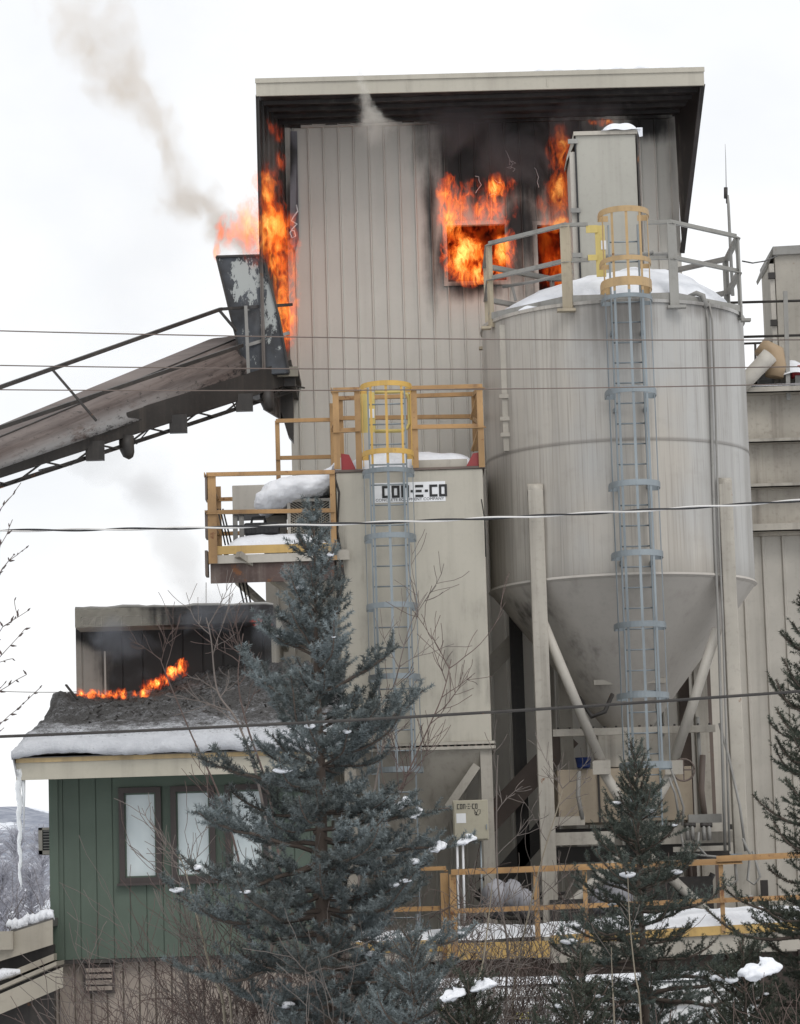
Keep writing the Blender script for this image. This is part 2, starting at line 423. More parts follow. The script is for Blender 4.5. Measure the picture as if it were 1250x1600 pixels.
    mb = MB().box(FX0-.01, FX1+.01, Yf-.025, Yf, ztl-.075, ztl+.0); mb.v = [(x, y, z+(ztr-ztl)*(x-FX0)/(FX1-FX0)+.02) for x, y, z in mb.v]
    for xj in (vx(636, 130, Yf), vx(855, 125, Yf)): mb.box(xj-.008, xj+.008, Yf-.01, Yf, zfl+.01, ztl-.06)
    mb.build('drip_edge', M['fascia'], fa)
    mb = MB().add([(FX0, Yf+.05, ztl-.03), (FX1, Yf+.05, ztr-.03), (FX1, YT+6.4, ztr-.1), (FX0, YT+6.4, ztl-.1),
                   (FX0, Yf+.05, zfl+.03), (FX1, Yf+.05, zfr+.03), (FX1, YT+6.4, zfr+.10), (FX0, YT+6.4, zfl+.10)],
                  [(0,1,2,3),(7,6,5,4),(0,4,5,1),(1,5,6,2),(2,6,7,3),(3,7,4,0)])
    mb.build('roof_slab', M['char'], t)
    # soffit boards with joists, charred
    mb = MB(); n = 34
    for k in range(n):
        xa = FX0+(FX1-FX0)*k/n+.006; xb = FX0+(FX1-FX0)*(k+1)/n-.006; dz = .012*math.sin(k*2.1)
        mb.add([(xa, Yf+.06, zfl+.02+dz), (xb, Yf+.06, zfl+.02+dz), (xb, YT-.01, Ztop+dz+.02), (xa, YT-.01, Ztop+dz+.02)], [(0,1,2,3)])
    for k in range(1, 5):
        y = Yf+(YT-Yf)*k/5; mb.box(FX0+.05, FX1-.05, y-.02, y+.02, Ztop-.04+(zfl-Ztop)*(YT-y)/(YT-Yf), Ztop+.02+(zfl-Ztop)*(YT-y)/(YT-Yf))
    mb.build('soffit', M['char'], t)
    mb = MB().beam(P(470, 197, YT-.07), P(1050, 182, YT-.07), .06, .05); mb.build('head_flashing', M['tower_wall'], t)
    # splayed side fins of the eave box
    zb = vz(400, 640, Yf)
    mb = MB(); nn = 6
    for k in range(nn):
        a = k/nn; b = (k+1)/nn
        pa = V((TX0, YT, 0)).lerp(V((FX0+.02, Yf+.04, 0)), a); pb = V((TX0, YT, 0)).lerp(V((FX0+.02, Yf+.04, 0)), b)
        mb.prism([(pa.x, pa.y, zb), (pb.x, pb.y, zb), (pb.x, pb.y, zfl+.03), (pa.x, pa.y, Ztop)], (-.03, -.006, 0))
        mb.beam((pb.x+.01, pb.y, zb), (pb.x+.01, pb.y, zfl), .03, .03)
    mb.build('side_fin', M['fin_l'], t)
    pt = [V((TX1, YT, Ztop)), V((FX1-.02, Yf+.04, zfr+.03)), V(P(1066, 395, YT-.05))]
    mb = MB().prism(pt, (.04, 0, 0)); mb.build('side_fin', M['fin_r'], t)
    mb = MB().beam(P(1097, 135, Yf+.1), P(1066, 395, YT-.1), .07, .05); mb.build('fin_edge_trim', M['char'], t)
    # lower bay that sticks out left below the platform
    bx = rect(419, 905, 470, 1260, 45.5)
    mb = MB(); ribwall(mb, bx[0], bx[1]+.4, 0, bx[3], 45.5, pitch=.247, screws=1.35); 
    mb.box(bx[0], bx[1]+.4, 45.55, 47, 0, bx[3]-.01); mb.build('lower_bay', M['tan'], t)
    # snow rim on the roof edge
    mb = MB(); pts = []
    for k in range(30):
        f = k/29; x = FX0+(FX1-FX0)*(.62+.36*f)
        pts.append((x, Yf+.10, ztl+(ztr-ztl)*(x-FX0)/(FX1-FX0)+.035+.02*math.sin(k*1.7)))
    mb.tube(pts, [.015+.045*abs(math.sin(k*.55)*math.sin(k*.21+1)) for k in range(30)], 8)
    s = mb.build('edge_snow', M['snow']); tag(s, 'thin line of snow along the right part of the tower roof edge', 'snow')
tower()

# ================================================================== annex right of the silo
def right_building():
    Y = 47.0
    t = thing('storage_bin_building', 'stained tan steel bin building with ribbed lower wall behind the silo', 'building', (6.5, Y, 0))
    X0 = vx(1066, 900, Y); X1 = 9.5
    ztop = vz(1210, 612, Y); zmid = vz(1210, 838, Y)
    m = steel('stained_bin_steel', (.37, .34, .29), var=.2, streak=.75, rust=.10, rustcol=(.42, .28, .16), grime=(.13, .105, .085))
    mb = MB(); ribwall(mb, X0, X1, 0, zmid, Y, pitch=.33, rib=.03, dep=.035, screws=1.3); mb.build('ribbed_wall', M['tan'], t)
    mb = MB().box(vx(1120, 700, Y), X1, Y-.12, Y+3.5, zmid, ztop); mb.box(X0, X1, Y+.05, Y+3.5, 0, zmid-.01); mb.build('upper_bin_wall', m, t)
    for py, h, d in ((612, .10, .30), (690, .07, .24), (760, .07, .24), (826, .13, .26)):
        z = vz(1210, py, Y-.2)
        mb = MB().box(vx(1120, 700, Y), X1, Y-.12-d, Y-.12, z-h/2, z-h/2+.02); mb.box(vx(1120, 700, Y), X1, Y-.12-d, Y-.12-d+.02, z-h/2, z+h/2)
        mb.build('flange', M['tan_d'], t)
    # parapet post and rails
    mb = MB()
    for py in (473, 527):
        mb.tube([at(1140, py, Y-.2), at(1420, py-8, Y-.2)], .022, 8)
    mb.tube([at(1160, 537, Y+.5), at(1215, 535, Y+.5)], .02, 6); mb.tube([at(1180, 537, Y+.5), at(1181, 600, Y+.5)], .02, 6)
    gr = mb.build('guardrail', M['dark'], t)
    for px in (1227, 1330):
        MB().beam(at(px, 455, Y-.28), at(px+5, 625, Y-.28), .07, .05).build('post', M['galv_w'], gr)
    # snow lying on its roof
    mb = MB(); x0 = vx(1140, 590, Y); zz = ztop+.04; n = 46; vs = []
    def hz(x, y):
        return zz+.05+.40*max(0, math.exp(-((x-vx(1187, 590, Y))/.16)**2)+.9*math.exp(-((x-vx(1238, 590, Y))/.26)**2)+.7*math.exp(-((x-vx(1290, 590, Y))/.3)**2))*math.exp(-((y-Y-.15)/.45)**2)+.10*math.exp(-((y-Y-.15)/.7)**2)
    vs, fs = grid(x0, 9.4, 60, Y-.35, Y+3.3, 20, hz); mb.add(vs, fs, True)
    mb.add([(x0, Y-.35, zz), (9.4, Y-.35, zz), (9.4, Y-.35, zz+.03), (x0, Y-.35, zz+.03)], [(0, 1, 2, 3)])
    tag(mb.build('snow_heap', M['snow']), 'peaked snow heaps on the roof under the tan elbow pipe', 'snow')
    # elbow pipe
    e = thing('elbow_pipe', 'tan elbow pipe with rusty hood poking over the snowy roof', 'pipe', tuple(at(1165, 600, 46.6)))
    mb = MB().tube([at(1150, 612, 46.5), at(1172, 588, 46.5), at(1192, 567, 46.5), at(1203, 555, 46.5)], [.13, .13, .135, .14], 16); mb.build('pipe', M['tan'], e)
    mo = steel('rusty_tan_hood', (.33, .24, .15), rust=.2)
    c = at(1201, 553, 46.65); mb = MB().tube([c+V((-.16, .05, -.02)), c+V((-.03, .06, .10)), c+V((.08, .06, .02)), c+V((.11, .06, -.2)), c+V((.08, .06, -.38))], [.10, .17, .19, .18, .15], 16)
    mb.build('hood', mo, e)
    # red thing on the roof at the frame edge
    q = rect(1236, 572, 1262, 590, 46.9)
    s = thing('roof_motor', 'small red motor capped with snow at the right edge of the roof', 'motor', (q[0], 46.9, q[2]))
    MB().tube([(q[0], 46.9, (q[2]+q[3])/2), (q[1], 46.9, (q[2]+q[3])/2)], .11, 14).build('casing', M['red'], s)
    MB().box(q[0]+.05, q[1], 46.8, 47.0, q[2]-.2, q[2]+.02).build('mount', M['galv_w'], s)
    # filter housing at frame edge
    d = thing('filter_housing', 'tall tan filter housing cut off by the right edge of the photo', 'dust collector', (vx(1215, 600, 47), 47, ztop))
    q = rect(1222, 378, 1330, 612, 46.4)
    MB().box(q[0], q[1], 46.5, 48.2, ztop-.02, q[3]-.02).build('body', M['tan_d'], d, bevel=.01)
    mb = MB().prism([(q[0]-.03, 46.42, q[3]+.02), (q[1], 46.42, q[3]+.05), (q[1], 46.42, q[3]-.10), (q[0]-.03, 46.42, q[3]-.12)], (0, 1.8, 0))
    mb.prism([(q[0]-.03, 46.44, q[3]+.0), (q[0]-.12, 46.7, q[3]-.22), (q[0]-.10, 46.7, q[3]-.28), (q[0]-.03, 46.44, q[3]-.1)], (0, 1.4, 0))
    mb.build('hood', M['galv_w'], d)
    mb = MB().box(q[0]-.09, q[0]-.01, 46.52, 47.6, ztop-.02, q[3]-.25); mb.build('door', M['tan'], d)
    mb = MB(); 
    for py in (425, 500, 560): z = vz(1218, py, 46.5); mb.box(q[0]-.12, q[0]-.01, 46.45, 46.53, z-.05, z+.05)
    mb.build('latch', M['dark'], d)
    d.location.y += .85; d.location.x += .05; d.location.z += .12
    tag(MB().tube([at(1160, 408, 44.5), at(1176, 411, 45), at(1195, 408, 45.8), at(1214, 400, 46.45)], .012, 6).build('cable', M['dark']), 'thin dark cable sagging from the silo rail to the filter housing', 'cable')
right_building()

# ================================================================== conveyor gallery
def conveyor():
    t = thing('conveyor_gallery', 'burnt inclined conveyor gallery with rusty cover rising to the tower', 'conveyor', tuple(at(200, 700, 42)))
    YA, YB = 45.2, 39.0       # right end, left frame edge
    def L(px0, py0, px1, py1, f, dy=0.0):
        """point at fraction f (0 = left frame edge, 1 = right end) of an edge line"""
        return at(px0, py0, YB+dy).lerp(at(px1, py1, YA+dy), f)
    m = N('scorched_rusty_cover')
    A0, A1, B0 = at(0, 683, YB), at(385, 523, YA), at(0, 722, YB)
    axv = (A1-A0).normalized(); upv = (A0-B0); upv = (upv-axv*upv.dot(axv)); Hc = upv.length; upv.normalize()
    rel = m.vm('SUBTRACT', m.pos, tuple(A0)); al = m.vm('DOT_PRODUCT', rel, tuple(axv)); ac = m.vm('DOT_PRODUCT', rel, tuple(upv))
    cv = m.n('ShaderNodeCombineXYZ'); m.put(cv.inputs[0], al); m.put(cv.inputs[1], ac)
    st = m.noise(cv.outputs[0], (.35, 9, 1), 1, 6, .65); st2 = m.noise(cv.outputs[0], (.8, 26, 1), 1, 5, .65, off=(2, 3, 0)); ch = m.noise(cv.outputs[0], (1.1, 4, 1), 1, 9, .72, off=(4, 0, 2)); sp2 = m.noise(cv.outputs[0], (5, 12, 1), 1, 8, .75, off=(8, 0, 2))
    c = m.mix(m.ramp(st, .38, .62), (.088, .066, .058), (.165, .135, .122))
    c = m.mix(m.math('MULTIPLY', m.ramp(st2, .5, .66), .4), c, (.055, .036, .03))
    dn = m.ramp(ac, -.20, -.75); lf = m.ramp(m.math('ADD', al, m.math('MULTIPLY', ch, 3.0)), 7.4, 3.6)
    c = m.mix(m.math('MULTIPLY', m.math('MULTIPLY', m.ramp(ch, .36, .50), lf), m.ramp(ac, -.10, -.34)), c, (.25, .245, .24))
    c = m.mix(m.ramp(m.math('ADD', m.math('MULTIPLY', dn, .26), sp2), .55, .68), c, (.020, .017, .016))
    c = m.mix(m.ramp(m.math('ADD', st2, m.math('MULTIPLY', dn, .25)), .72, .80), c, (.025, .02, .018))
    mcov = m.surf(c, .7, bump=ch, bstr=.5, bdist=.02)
    # cover: half-round hood over the belt, as an arc section swept along the gallery
    top = (lambda f: L(0, 683, 385, 523, f)); low = (lambda f: L(0, 733, 385, 578, f)); bot = (lambda f: L(0, 722, 385, 588, f))
    fs_ = [-2.5+3.5*k/40 for k in range(41)]; mb = MB(); sec = 9
    vs = []; 
    for f in fs_:
        a = top(f); b = bot(f); ax = (top(1)-top(0)).normalized(); up = (a-b); h = up.length; up.normalize(); n = ax.cross(up).normalized()
        if n.y > 0: n = -n
        for k in range(sec):
            th = math.pi/2*k/(sec-1)
            p = a - up*h*(1-math.cos(th)) + n*(.45*math.sin(th)); rip = .012*math.sin(k*2.3+f*3)
            vs.append(p+n*rip)
        for k in range(sec):
            th = math.pi/2*(1-k/(sec-1)); vs.append(a - up*h*(1-math.cos(th)) - n*(.45*math.sin(th)+.6) )
    W = sec*2
    fcs = [(i*W+k, (i+1)*W+k, (i+1)*W+(k+1) % W, i*W+(k+1) % W) for i in range(40) for k in range(W)]
    fcs.append(tuple(40*W+k for k in range(W)))
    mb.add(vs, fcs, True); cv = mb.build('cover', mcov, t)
    mb = MB()
    for (p0, p1) in (((0, 683), (385, 523)), ((0, 716), (385, 566))):
        ax = []
        for f in fs_: ax.append(L(p0[0], p0[1], p1[0], p1[1], f, -.34 if p0[1] > 700 else -.02))
        mb.tube(ax, .018, 6)
    mb.build('seam_angle', M['dark'], cv)
    # belt pan / frame below
    mb = MB()
    for d in (-.32, .7):
        u0, u1, l1, l0 = L(0, 708, 455, 562, -2.5, d), L(0, 708, 455, 562, 1.0, d), L(0, 746, 455, 599, 1.0, d), L(0, 746, 455, 599, -2.5, d)
        mb.prism([u0, u1, l1, l0], (0, .06, 0))
    mb.prism([L(0, 706, 455, 562, -2.5, -.25), L(0, 706, 455, 562, 1.0, -.25), L(0, 712, 455, 568, 1.0, -.25), L(0, 712, 455, 568, -2.5, -.25)], (0, .9, 0))
    mb.build('belt_frame', M['dark'], t)
    # truss
    mb = MB(); bc = (lambda f, d: at(-2, 763, YB+d).lerp(at(455, 613, YA+d), f)); tcq = (lambda f, d: at(-2, 744, YB+d).lerp(at(455, 598, YA+d), f))
    rr = random.Random(2)
    for d in (-.25, .75):
        mb.angle(bc(-2.5, d), bc(1.0, d), .05, .012)
        k = -2.5
        while k < .97:
            s = .085; mb.beam(bc(k, d), tcq(k+s, d), .022, .022); mb.beam(tcq(k+s, d), bc(k+s*1.8, d), .022, .022)
            if rr.random() < .4: mb.beam(tcq(k+s*.5, d), bc(k+s*.7, d), .018, .018)
            k += .17
    mb.build('truss', M['dark'], t)
    for f in (-.30, .27, .55, .79):
        mb = MB(); p = tcq(f, -.3); q = bc(f, -.3)
        mb.box(p.x-.02, p.x+.24, p.y, p.y+.12, q.z-.01, p.z+.1); mb.build('return_idler', M['dark'], t)
    for f in (.40, .905):
        p = bc(f, -.3); MB().tube([p+V((0, 0, .15)), p+V((0, 0, -.02)), p+V((.03, 0, -.12)), p+V((.06, .02, -.17))], [.11, .11, .09, .04], 10).build('roller_bracket', M['dark'], t)
    # torn hanging strips
    for (px, py, dx, dy, f) in ((235, 668, -22, 26, .5), (60, 735, 30, -8, .1), (130, 715, -20, 12, .3)):
        a = at(px, py, YB+(YA-YB)*f-.3); b = at(px+dx, py+dy, YB+(YA-YB)*f-.3); MB().beam(a, b, .03, .015).build('loose_strip', M['dark'], t)
    # handrail on the near side
    mb = MB(); d = -.75
    R0, R1 = (lambda f: at(0, 605, YB+d).lerp(at(345, 483, YA+d-.5), f)), (lambda f: at(0, 668, YB+d).lerp(at(378, 540, YA+d-.5), f))
    mb.beam(R0(-2.5), R0(1), .06, .055); mb.beam(R1(-2.5), R1(1), .06, .055); mb.beam(R0(1), at(456, 476, YA+d+.4), .05, .045)
    gr = mb.build('guardrail', M['dark'], t)
    for f in (-.95, -.35, .21, .99):
        a = R0(f); ax = (R0(1)-R0(0)).normalized(); dn = V((ax.z, 0, -ax.x)).normalized(); MB().beam(a, a+dn*(.95 if f < .9 else .42)+V((0, .1, 0)), .055, .03).build('post', M['dark'], gr)
    MB().beam(at(384, 478, YA+d-.3), at(389, 600, YA+d-.3), .05, .05).build('post', M['galv_w'], gr)
    MB().beam(at(384, 540, YA-.9), at(452, 520, YA-.6), .03, .05).build('mid_bar', M['galv_w'], gr)
    # head platform
    q = rect(386, 573, 456, 588, YA-.6)
    ml = steel('grimy_tan_channel', (.26, .24, .19), streak=.6, rust=.2)
    mb = MB().box(q[0], q[1]+.1, YA-.6, YA+1.0, q[2]+.05, q[2]+.13); mb.build('head_deck', M['dark'], t)
    mb = MB().box(q[0]-.02, q[1]+.1, YA-.66, YA-.6, q[2]-.02, q[3]-.02); mb.build('head_channel', ml, t)
    p = rect(386, 588, 456, 606, YA-.5); MB().box(p[0]-.05, p[1]+.05, YA-.5, YA+.9, p[2]+.02, p[3]-.03).build('drive_frame', M['dark'], t)
    mb = MB().prism([at(452, 592, YA), at(458, 620, YA), at(458, 690, YA), at(450, 680, YA), at(432, 620, YA), at(444, 600, YA)], (0, .3, 0)); mb.build('wall_bracket', M['dark'], t)
    # tilted chute plate, burnt with flaking pale paint
    gh = N('burnt_flaking_chute')
    fl = gh.noise(scale=(2.5, 2.5, 1.2), sc_=3.2, det=10, rough=.75, off=(9, 2, 2)); fn = gh.noise(sc_=1.6, det=4)
    msk = gh.math('MAXIMUM', gh.ball(gh.pos, at(384, 440, 44.4), (.30, 2, .60)), gh.ball(gh.pos, at(420, 470, 44.4), (.16, 2, .75)))
    c = gh.mix(gh.ramp(fn, .35, .65), (.024, .024, .026), (.060, .068, .080))
    c = gh.mix(gh.ramp(gh.math('ADD', fl, gh.math('MULTIPLY', gh.math('MAXIMUM', msk, 0.0), .30)), .60, .64), c, (.34, .36, .35))
    mh = gh.surf(c, .5, bump=fl, bstr=.6, bdist=.01)
    mb = MB().prism([at(338, 401, 44.4), at(410, 399, 44.4), at(424, 450, 44.4), at(437, 500, 44.4), at(452, 583, 44.4), at(384, 588, 44.4), at(362, 500, 44.4)], (0, .75, .03))
    ch = mb.build('discharge_chute', mh, t, bevel=.012)
    mb = MB()
    pl = [at(338, 401, 44.38), at(410, 399, 44.38), at(424, 450, 44.38), at(437, 500, 44.38), at(452, 583, 44.38)]
    for a, b in zip(pl, pl[1:]): mb.beam(a, b, .03, .035)
    mb.beam(at(338, 401, 44.38), at(362, 500, 44.38), .03, .03); mb.beam(at(362, 500, 44.38), at(384, 588, 44.38), .03, .03)
    mb.build('rim', M['dark'], ch)
conveyor()
# ================================================================== shared builders
def cage(parent, Y0, pxc_top, py_top, py_bot, hoops, R0=.365, mats=None, split=None, rail_dx=.21, rail_w=.07, bars=(-68, -35, 0, 35, 68), hoop_w=.07, rails_to=None, slope_x=None):
    """ladder with safety cage; Y0 = depth of the ladder rails; hoops = [(px centre, py, wide, material)]"""
    c0 = at(pxc_top, py_top, Y0); X = c0.x
    zt = c0.z; zb = vz(pxc_top+ (py_bot-py_top)*.04, py_bot, Y0)
    lad = MB()
    for s in (-1, 1):
        lad.box(X+s*rail_dx-.012, X+s*rail_dx+.012, Y0-.04, Y0+.04, zb if rails_to is None else rails_to, zt)
    lo = lad.build('ladder', mats[1], parent)
    z = (zb if rails_to is None else rails_to)+.12
    while z < zt-.1:
        MB().tube([(X-rail_dx, Y0, z), (X+rail_dx, Y0, z)], .012, 6).build('rung', mats[1], lo); z += .30
    hp = []
    for (px, py, hw, mi) in hoops:
        z = vz(px, py, Y0-R0*1.1); mb = MB(); n = 20; vs = []; fs = []
        for k in range(n+1):
            t = math.pi+math.pi*k/n; 
            for (rr_, dz) in ((R0, -hw/2), (R0, hw/2), (R0-.008, hw/2), (R0-.008, -hw/2)):
                vs.append((X+rr_*math.cos(t), Y0-.25+rr_*math.sin(t)*1.15, z+dz))
        fs = [(k*4+j, k*4+(j+1) % 4, (k+1)*4+(j+1) % 4, (k+1)*4+j) for k in range(n) for j in range(4)]
        mb.add(vs, fs, False)
        for s in (-1, 1):
            mb.box(X+s*R0-.004, X+s*R0+.004, Y0-.25, Y0-.02, z-hw/2, z+hw/2)
            mb.box(X+s*rail_dx, X+s*R0, Y0-.025, Y0-.015, z-hw/2, z+hw/2)
        cg = mb.build('cage_hoop', mats[mi], parent); hp.append((z, mi))
    zs = [h[0] for h in hp]
    for a in bars:
        t = math.pi*1.5+R(a); x = X+(R0-.012)*math.cos(t); y = Y0-.25+(R0-.012)*math.sin(t)*1.15
        segs = [(min(zs)-.03, max(zs)+.03, 1)] if split is None else [(min(zs)-.03, split, 1), (split, max(zs)+.03, 0)]
        for (z0, z1, mi) in segs:
            dx, dy = -math.sin(t)*.019, math.cos(t)*.019; nx, ny = math.cos(t)*.003, math.sin(t)*.003
            p = V((x, y, z0)); q = V((x, y, z1))
            MB().prism([(x-dx-nx, y-dy-ny, z0), (x+dx-nx, y+dy-ny, z0), (x+dx+nx, y+dy+ny, z0), (x-dx+nx, y-dy+ny, z0)], (0, 0, z1-z0)).build('cage_bar', mats[mi], parent)
    return X

# ================================================================== silo
YS = 43.5
def silo():
    RS = 2.0
    C = at(964, 700, YS); cx = C.x
    zr = vz(957, 468, YS-RS); zc = vz(968, 897, YS-RS); zs = vz(962, 687, YS-RS)
    zb = vz(985, 1138, YS-.3)
    S = lambda px, py, Y=YS-1.6: tuple(at(px, py, Y))
    soot_shade = [(S(960, 500), (1.0, 1.2, .9), .8), (S(770, 820), (.45, 1.6, 1.9), .9), (S(1110, 480), (.7, 1.4, .25), .8), (S(790, 930), (.9, 1.3, .35), .7)]  # lower left balls mostly paint shadow into the colour; the others are grime
    m = N('streaked_silo_paint')
    px = m.n('ShaderNodeSeparateXYZ'); m.put(px.inputs[0], m.pos)
    ang = m.math('ARCTAN2', m.math('SUBTRACT', px.outputs[0], cx), m.math('SUBTRACT', YS, px.outputs[1]))
    cv = m.n('ShaderNodeCombineXYZ'); m.put(cv.inputs[0], m.math('MULTIPLY', ang, 2.0)); m.put(cv.inputs[2], px.outputs[2])
    st1 = m.noise(cv.outputs[0], (2.6, 1, .10), 1, 5, .6); st2 = m.noise(cv.outputs[0], (11, 1, .22), 1, 5, .6, off=(3, 0, 1)); st3 = m.noise(cv.outputs[0], (26, 1, .5), 1, 3, .6, off=(8, 0, 1))
    big = m.noise(cv.outputs[0], (.5, 1, .3), 1, 3, off=(0, 0, 5)); bl = m.noise(cv.outputs[0], (3, 1, 3), 1, 6, .65)
    c = m.mix(m.ramp(m.math('ADD', big, m.math('MULTIPLY', ang, .16)), .42, .62), (.415, .385, .34), (.385, .38, .365))
    c = m.mix(m.math('MULTIPLY', m.ramp(st1, .42, .64), .42), c, (.21, .195, .175))
    c = m.mix(m.math('MULTIPLY', m.ramp(st2, .50, .68), .26), c, (.50, .48, .44))
    c = m.mix(m.math('MULTIPLY', m.ramp(st3, .50, .68), .40), c, (.17, .155, .14))
    c = m.mix(m.math('MULTIPLY', m.ramp(bl, .5, .75), .25), c, (.22, .205, .18))
    seam = m.math('ABSOLUTE', m.math('SUBTRACT', px.outputs[2], zs)); c = m.mix(m.math('MULTIPLY', m.ramp(seam, .0, .05, 1, 0), .55), c, (.13, .115, .10))
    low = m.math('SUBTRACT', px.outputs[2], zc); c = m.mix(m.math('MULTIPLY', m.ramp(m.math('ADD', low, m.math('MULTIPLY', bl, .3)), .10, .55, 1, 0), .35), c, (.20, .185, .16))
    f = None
    for (cc, rr, g) in soot_shade:
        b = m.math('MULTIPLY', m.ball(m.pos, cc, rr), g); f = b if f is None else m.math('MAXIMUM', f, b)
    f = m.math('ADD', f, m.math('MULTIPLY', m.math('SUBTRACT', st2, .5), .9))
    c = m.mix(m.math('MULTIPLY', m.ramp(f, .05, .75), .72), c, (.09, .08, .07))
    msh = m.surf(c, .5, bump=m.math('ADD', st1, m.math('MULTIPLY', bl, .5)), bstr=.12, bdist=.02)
    mcone = steel('cone_steel', (.41, .385, .35), var=.08, streak=.25, grime=(.15, .13, .115), soot_shade=[(S(800, 975, 42.5), (.9, 1.4, .5), .35), (S(900, 1040, 42.3), (.3, 1, .5), .1)], sootnoise=.5)
    t = thing('cement_silo', 'big round streaked tan silo with cone bottom, railing and caged ladder', 'silo', (cx, YS, 0))
    sh = MB()
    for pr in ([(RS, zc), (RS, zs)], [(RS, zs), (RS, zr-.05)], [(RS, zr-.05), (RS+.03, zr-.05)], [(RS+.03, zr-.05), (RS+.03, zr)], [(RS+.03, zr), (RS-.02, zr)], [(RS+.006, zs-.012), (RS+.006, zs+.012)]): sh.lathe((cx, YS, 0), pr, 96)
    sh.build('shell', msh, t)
    sh = MB().lathe((cx, YS, 0), [(RS+.012, zc+.02), (RS+.03, zc-.015)], 96).lathe((cx, YS, 0), [(RS+.03, zc-.015), (RS-.02, zc-.05)], 96)
    sh.lathe((cx, YS, 0), [(RS-.02, zc-.05), (.34, zb)], 96); sh.build('cone', mcone, t)
    MB().lathe((cx, YS, 0), [(RS+.03, zr), (RS-.1, zr+.04), (RS*.55, zr+.34), (.01, zr+.48)], 64).build('roof', M['galv_w'], t)
    # octagonal guardrail
    RR = RS+.06; H = 1.12
    zp = zr-.12; P = []
    for k in range(8):
        a = R(-90+22.5+45*k); P.append(V((cx+RR*math.cos(a), YS+RR*math.sin(a), 0)))
    mtan = steel('tan_rail_steel', (.38, .325, .235), streak=.5, rust=.08); mgr = steel('grey_rail_steel', (.27, .265, .245), streak=.5)
    yq = steel('ochre_rail', (.43, .29, .14), streak=.5, rust=.15)
    mb = MB()
    for k in range(8):
        a, b = P[k-1], P[k]
        if k == 0:      # gap for the ladder in the front bay
            for (u, v) in ((0, .22), (.78, 1)):
                for z in (zr+.02+H, zr+.02+H*.52): mb.angle(a.lerp(b, u)+V((0, 0, z)), a.lerp(b, v)+V((0, 0, z)), .06, .01)
        else:
            for z in (zr+.02+H, zr+.02+H*.52): mb.angle(a+V((0, 0, z)), b+V((0, 0, z)), .07, .01)
        for q in (.0,): mb.beam(a+V((0, 0, zr+.05)), b+V((0, 0, zr+.05)), .01, .10)
    gr = mb.build('guardrail', mgr, t)
    for k in range(8):
        p = P[k]; wide = .15 if k in (0, 7) else .08
        d = V((p.x-cx, p.y-YS, 0)).normalized(); sd = V((-d.y, d.x, 0))
        mb = MB()
        mb.beam(p+V((0, 0, zp)), p+V((0, 0, zr+.04+H)), .012, wide, up=tuple(sd)); mb.beam(p-d*.03+sd*wide*.45+V((0, 0, zp)), p-d*.03+sd*wide*.45+V((0, 0, zr+.04+H)), .06, .012, up=tuple(sd))
        q = p+d*.06+V((0, 0, zp)); mb.box(q.x-wide*.9, q.x+wide*.9, q.y-.05, q.y+.08, q.z-.03, q.z+.01)
        mb.build('post', mtan if k in (7, 6, 5) else mgr, gr)
    # diagonal struts on outer bays
    for (k, j) in ((1, 1), (6, -1)):
        p = P[k]; q = P[(k+j) % 8]; MB().beam(p+V((0, 0, zr+H*.5)), p.lerp(q, .25)+V((0, 0, zr+H)), .03, .03).build('strut', yq if k == 6 else mgr, gr)
        MB().beam(p+V((0, 0, zr+.08)), p.lerp(q, .25)+V((0, 0, zr+H*.5)), .03, .03).build('strut', mgr, gr)
    # legs: front pair run up the shell, rear pair stop at the cone
    FL = []
    for (pxa, pya, pxb, wd) in ((836, 766, 837, .225), (1132, 757, 1155, .20)):
        p = at(pxa, pya, 42.0)
        dx = p.x-cx; y = YS-math.sqrt(max(.1, RS*RS-dx*dx))-.06
        p = at(pxa, pya, y); FL.append((p.x, y))
        mb = MB().box(p.x-wd/2, p.x+wd/2, y-.10, y+.10, .0, p.z); 
        lg = mb.build('leg', M['tan_d'], t, bevel=.012)
        MB().tube([(p.x-wd/2, y, p.z), (p.x+wd/2, y, p.z)], .10, 12).build('leg_cap', M['tan_d'], lg)
    for (px_, py_) in ((879, 992), (1090, 985)):
        p = at(px_, py_, 44.5); mb = MB().box(p.x-.10, p.x+.10, 44.4, 44.6, 0, p.z+.5); lg = mb.build('leg', M['tan_d'], t)
        s = 1 if px_ < 950 else -1
        a = at(px_-14*s, py_-22, 43.2); b = at(px_+24*s, py_+42, 43.3)
        MB().beam(a+V((0, -.25, 0)), b+V((0, -.25, 0)), .2, .06, up=(0, 1, 0)).build('gusset', M['tan_d'], lg)
    # diagonal braces
    for (a, b, Ya, Yb) in (((848, 972), (940, 1192), FL[0][1], 42.4), ((1121, 982), (1052, 1192), FL[1][1], 42.4), ((938, 1198), (1000, 1300), 42.4, 42.6), ((1054, 1198), (1000, 1300), 42.4, 42.6),
                           ((975, 1330), (858, 1448), 42.4, 41.9), ((1010, 1335), (1120, 1440), 42.4, 41.9)):
        p, q = at(a[0], a[1], Ya), at(b[0], b[1], Yb); MB().tube([p, q], .075, 12).build('brace', M['tan'], t)
    for (px_, py_) in ((940, 1196), (1053, 1196)):
        q = rect(px_-14, py_-8, px_+14, py_+14, 42.3); MB().box(q[0], q[1], 42.28, 42.32, q[2], q[3]).build('gusset', M['tan_d'], t)
    # fill pipes on the right of the shell
    for (o, r_) in ((0, .022), (7, .016)):
        pts = [at(1100+o, 470, 42.0), at(1106+o, 500, 41.95), at(1111+o, 640, 41.93), at(1117+o, 850, 41.92), at(1122+o, 960, 41.9), at(1127+o, 1120, 41.8), at(1133+o, 1330, 41.8)]
        MB().tube(pts, r_, 8).build('fill_pipe', M['galv_w'], t)
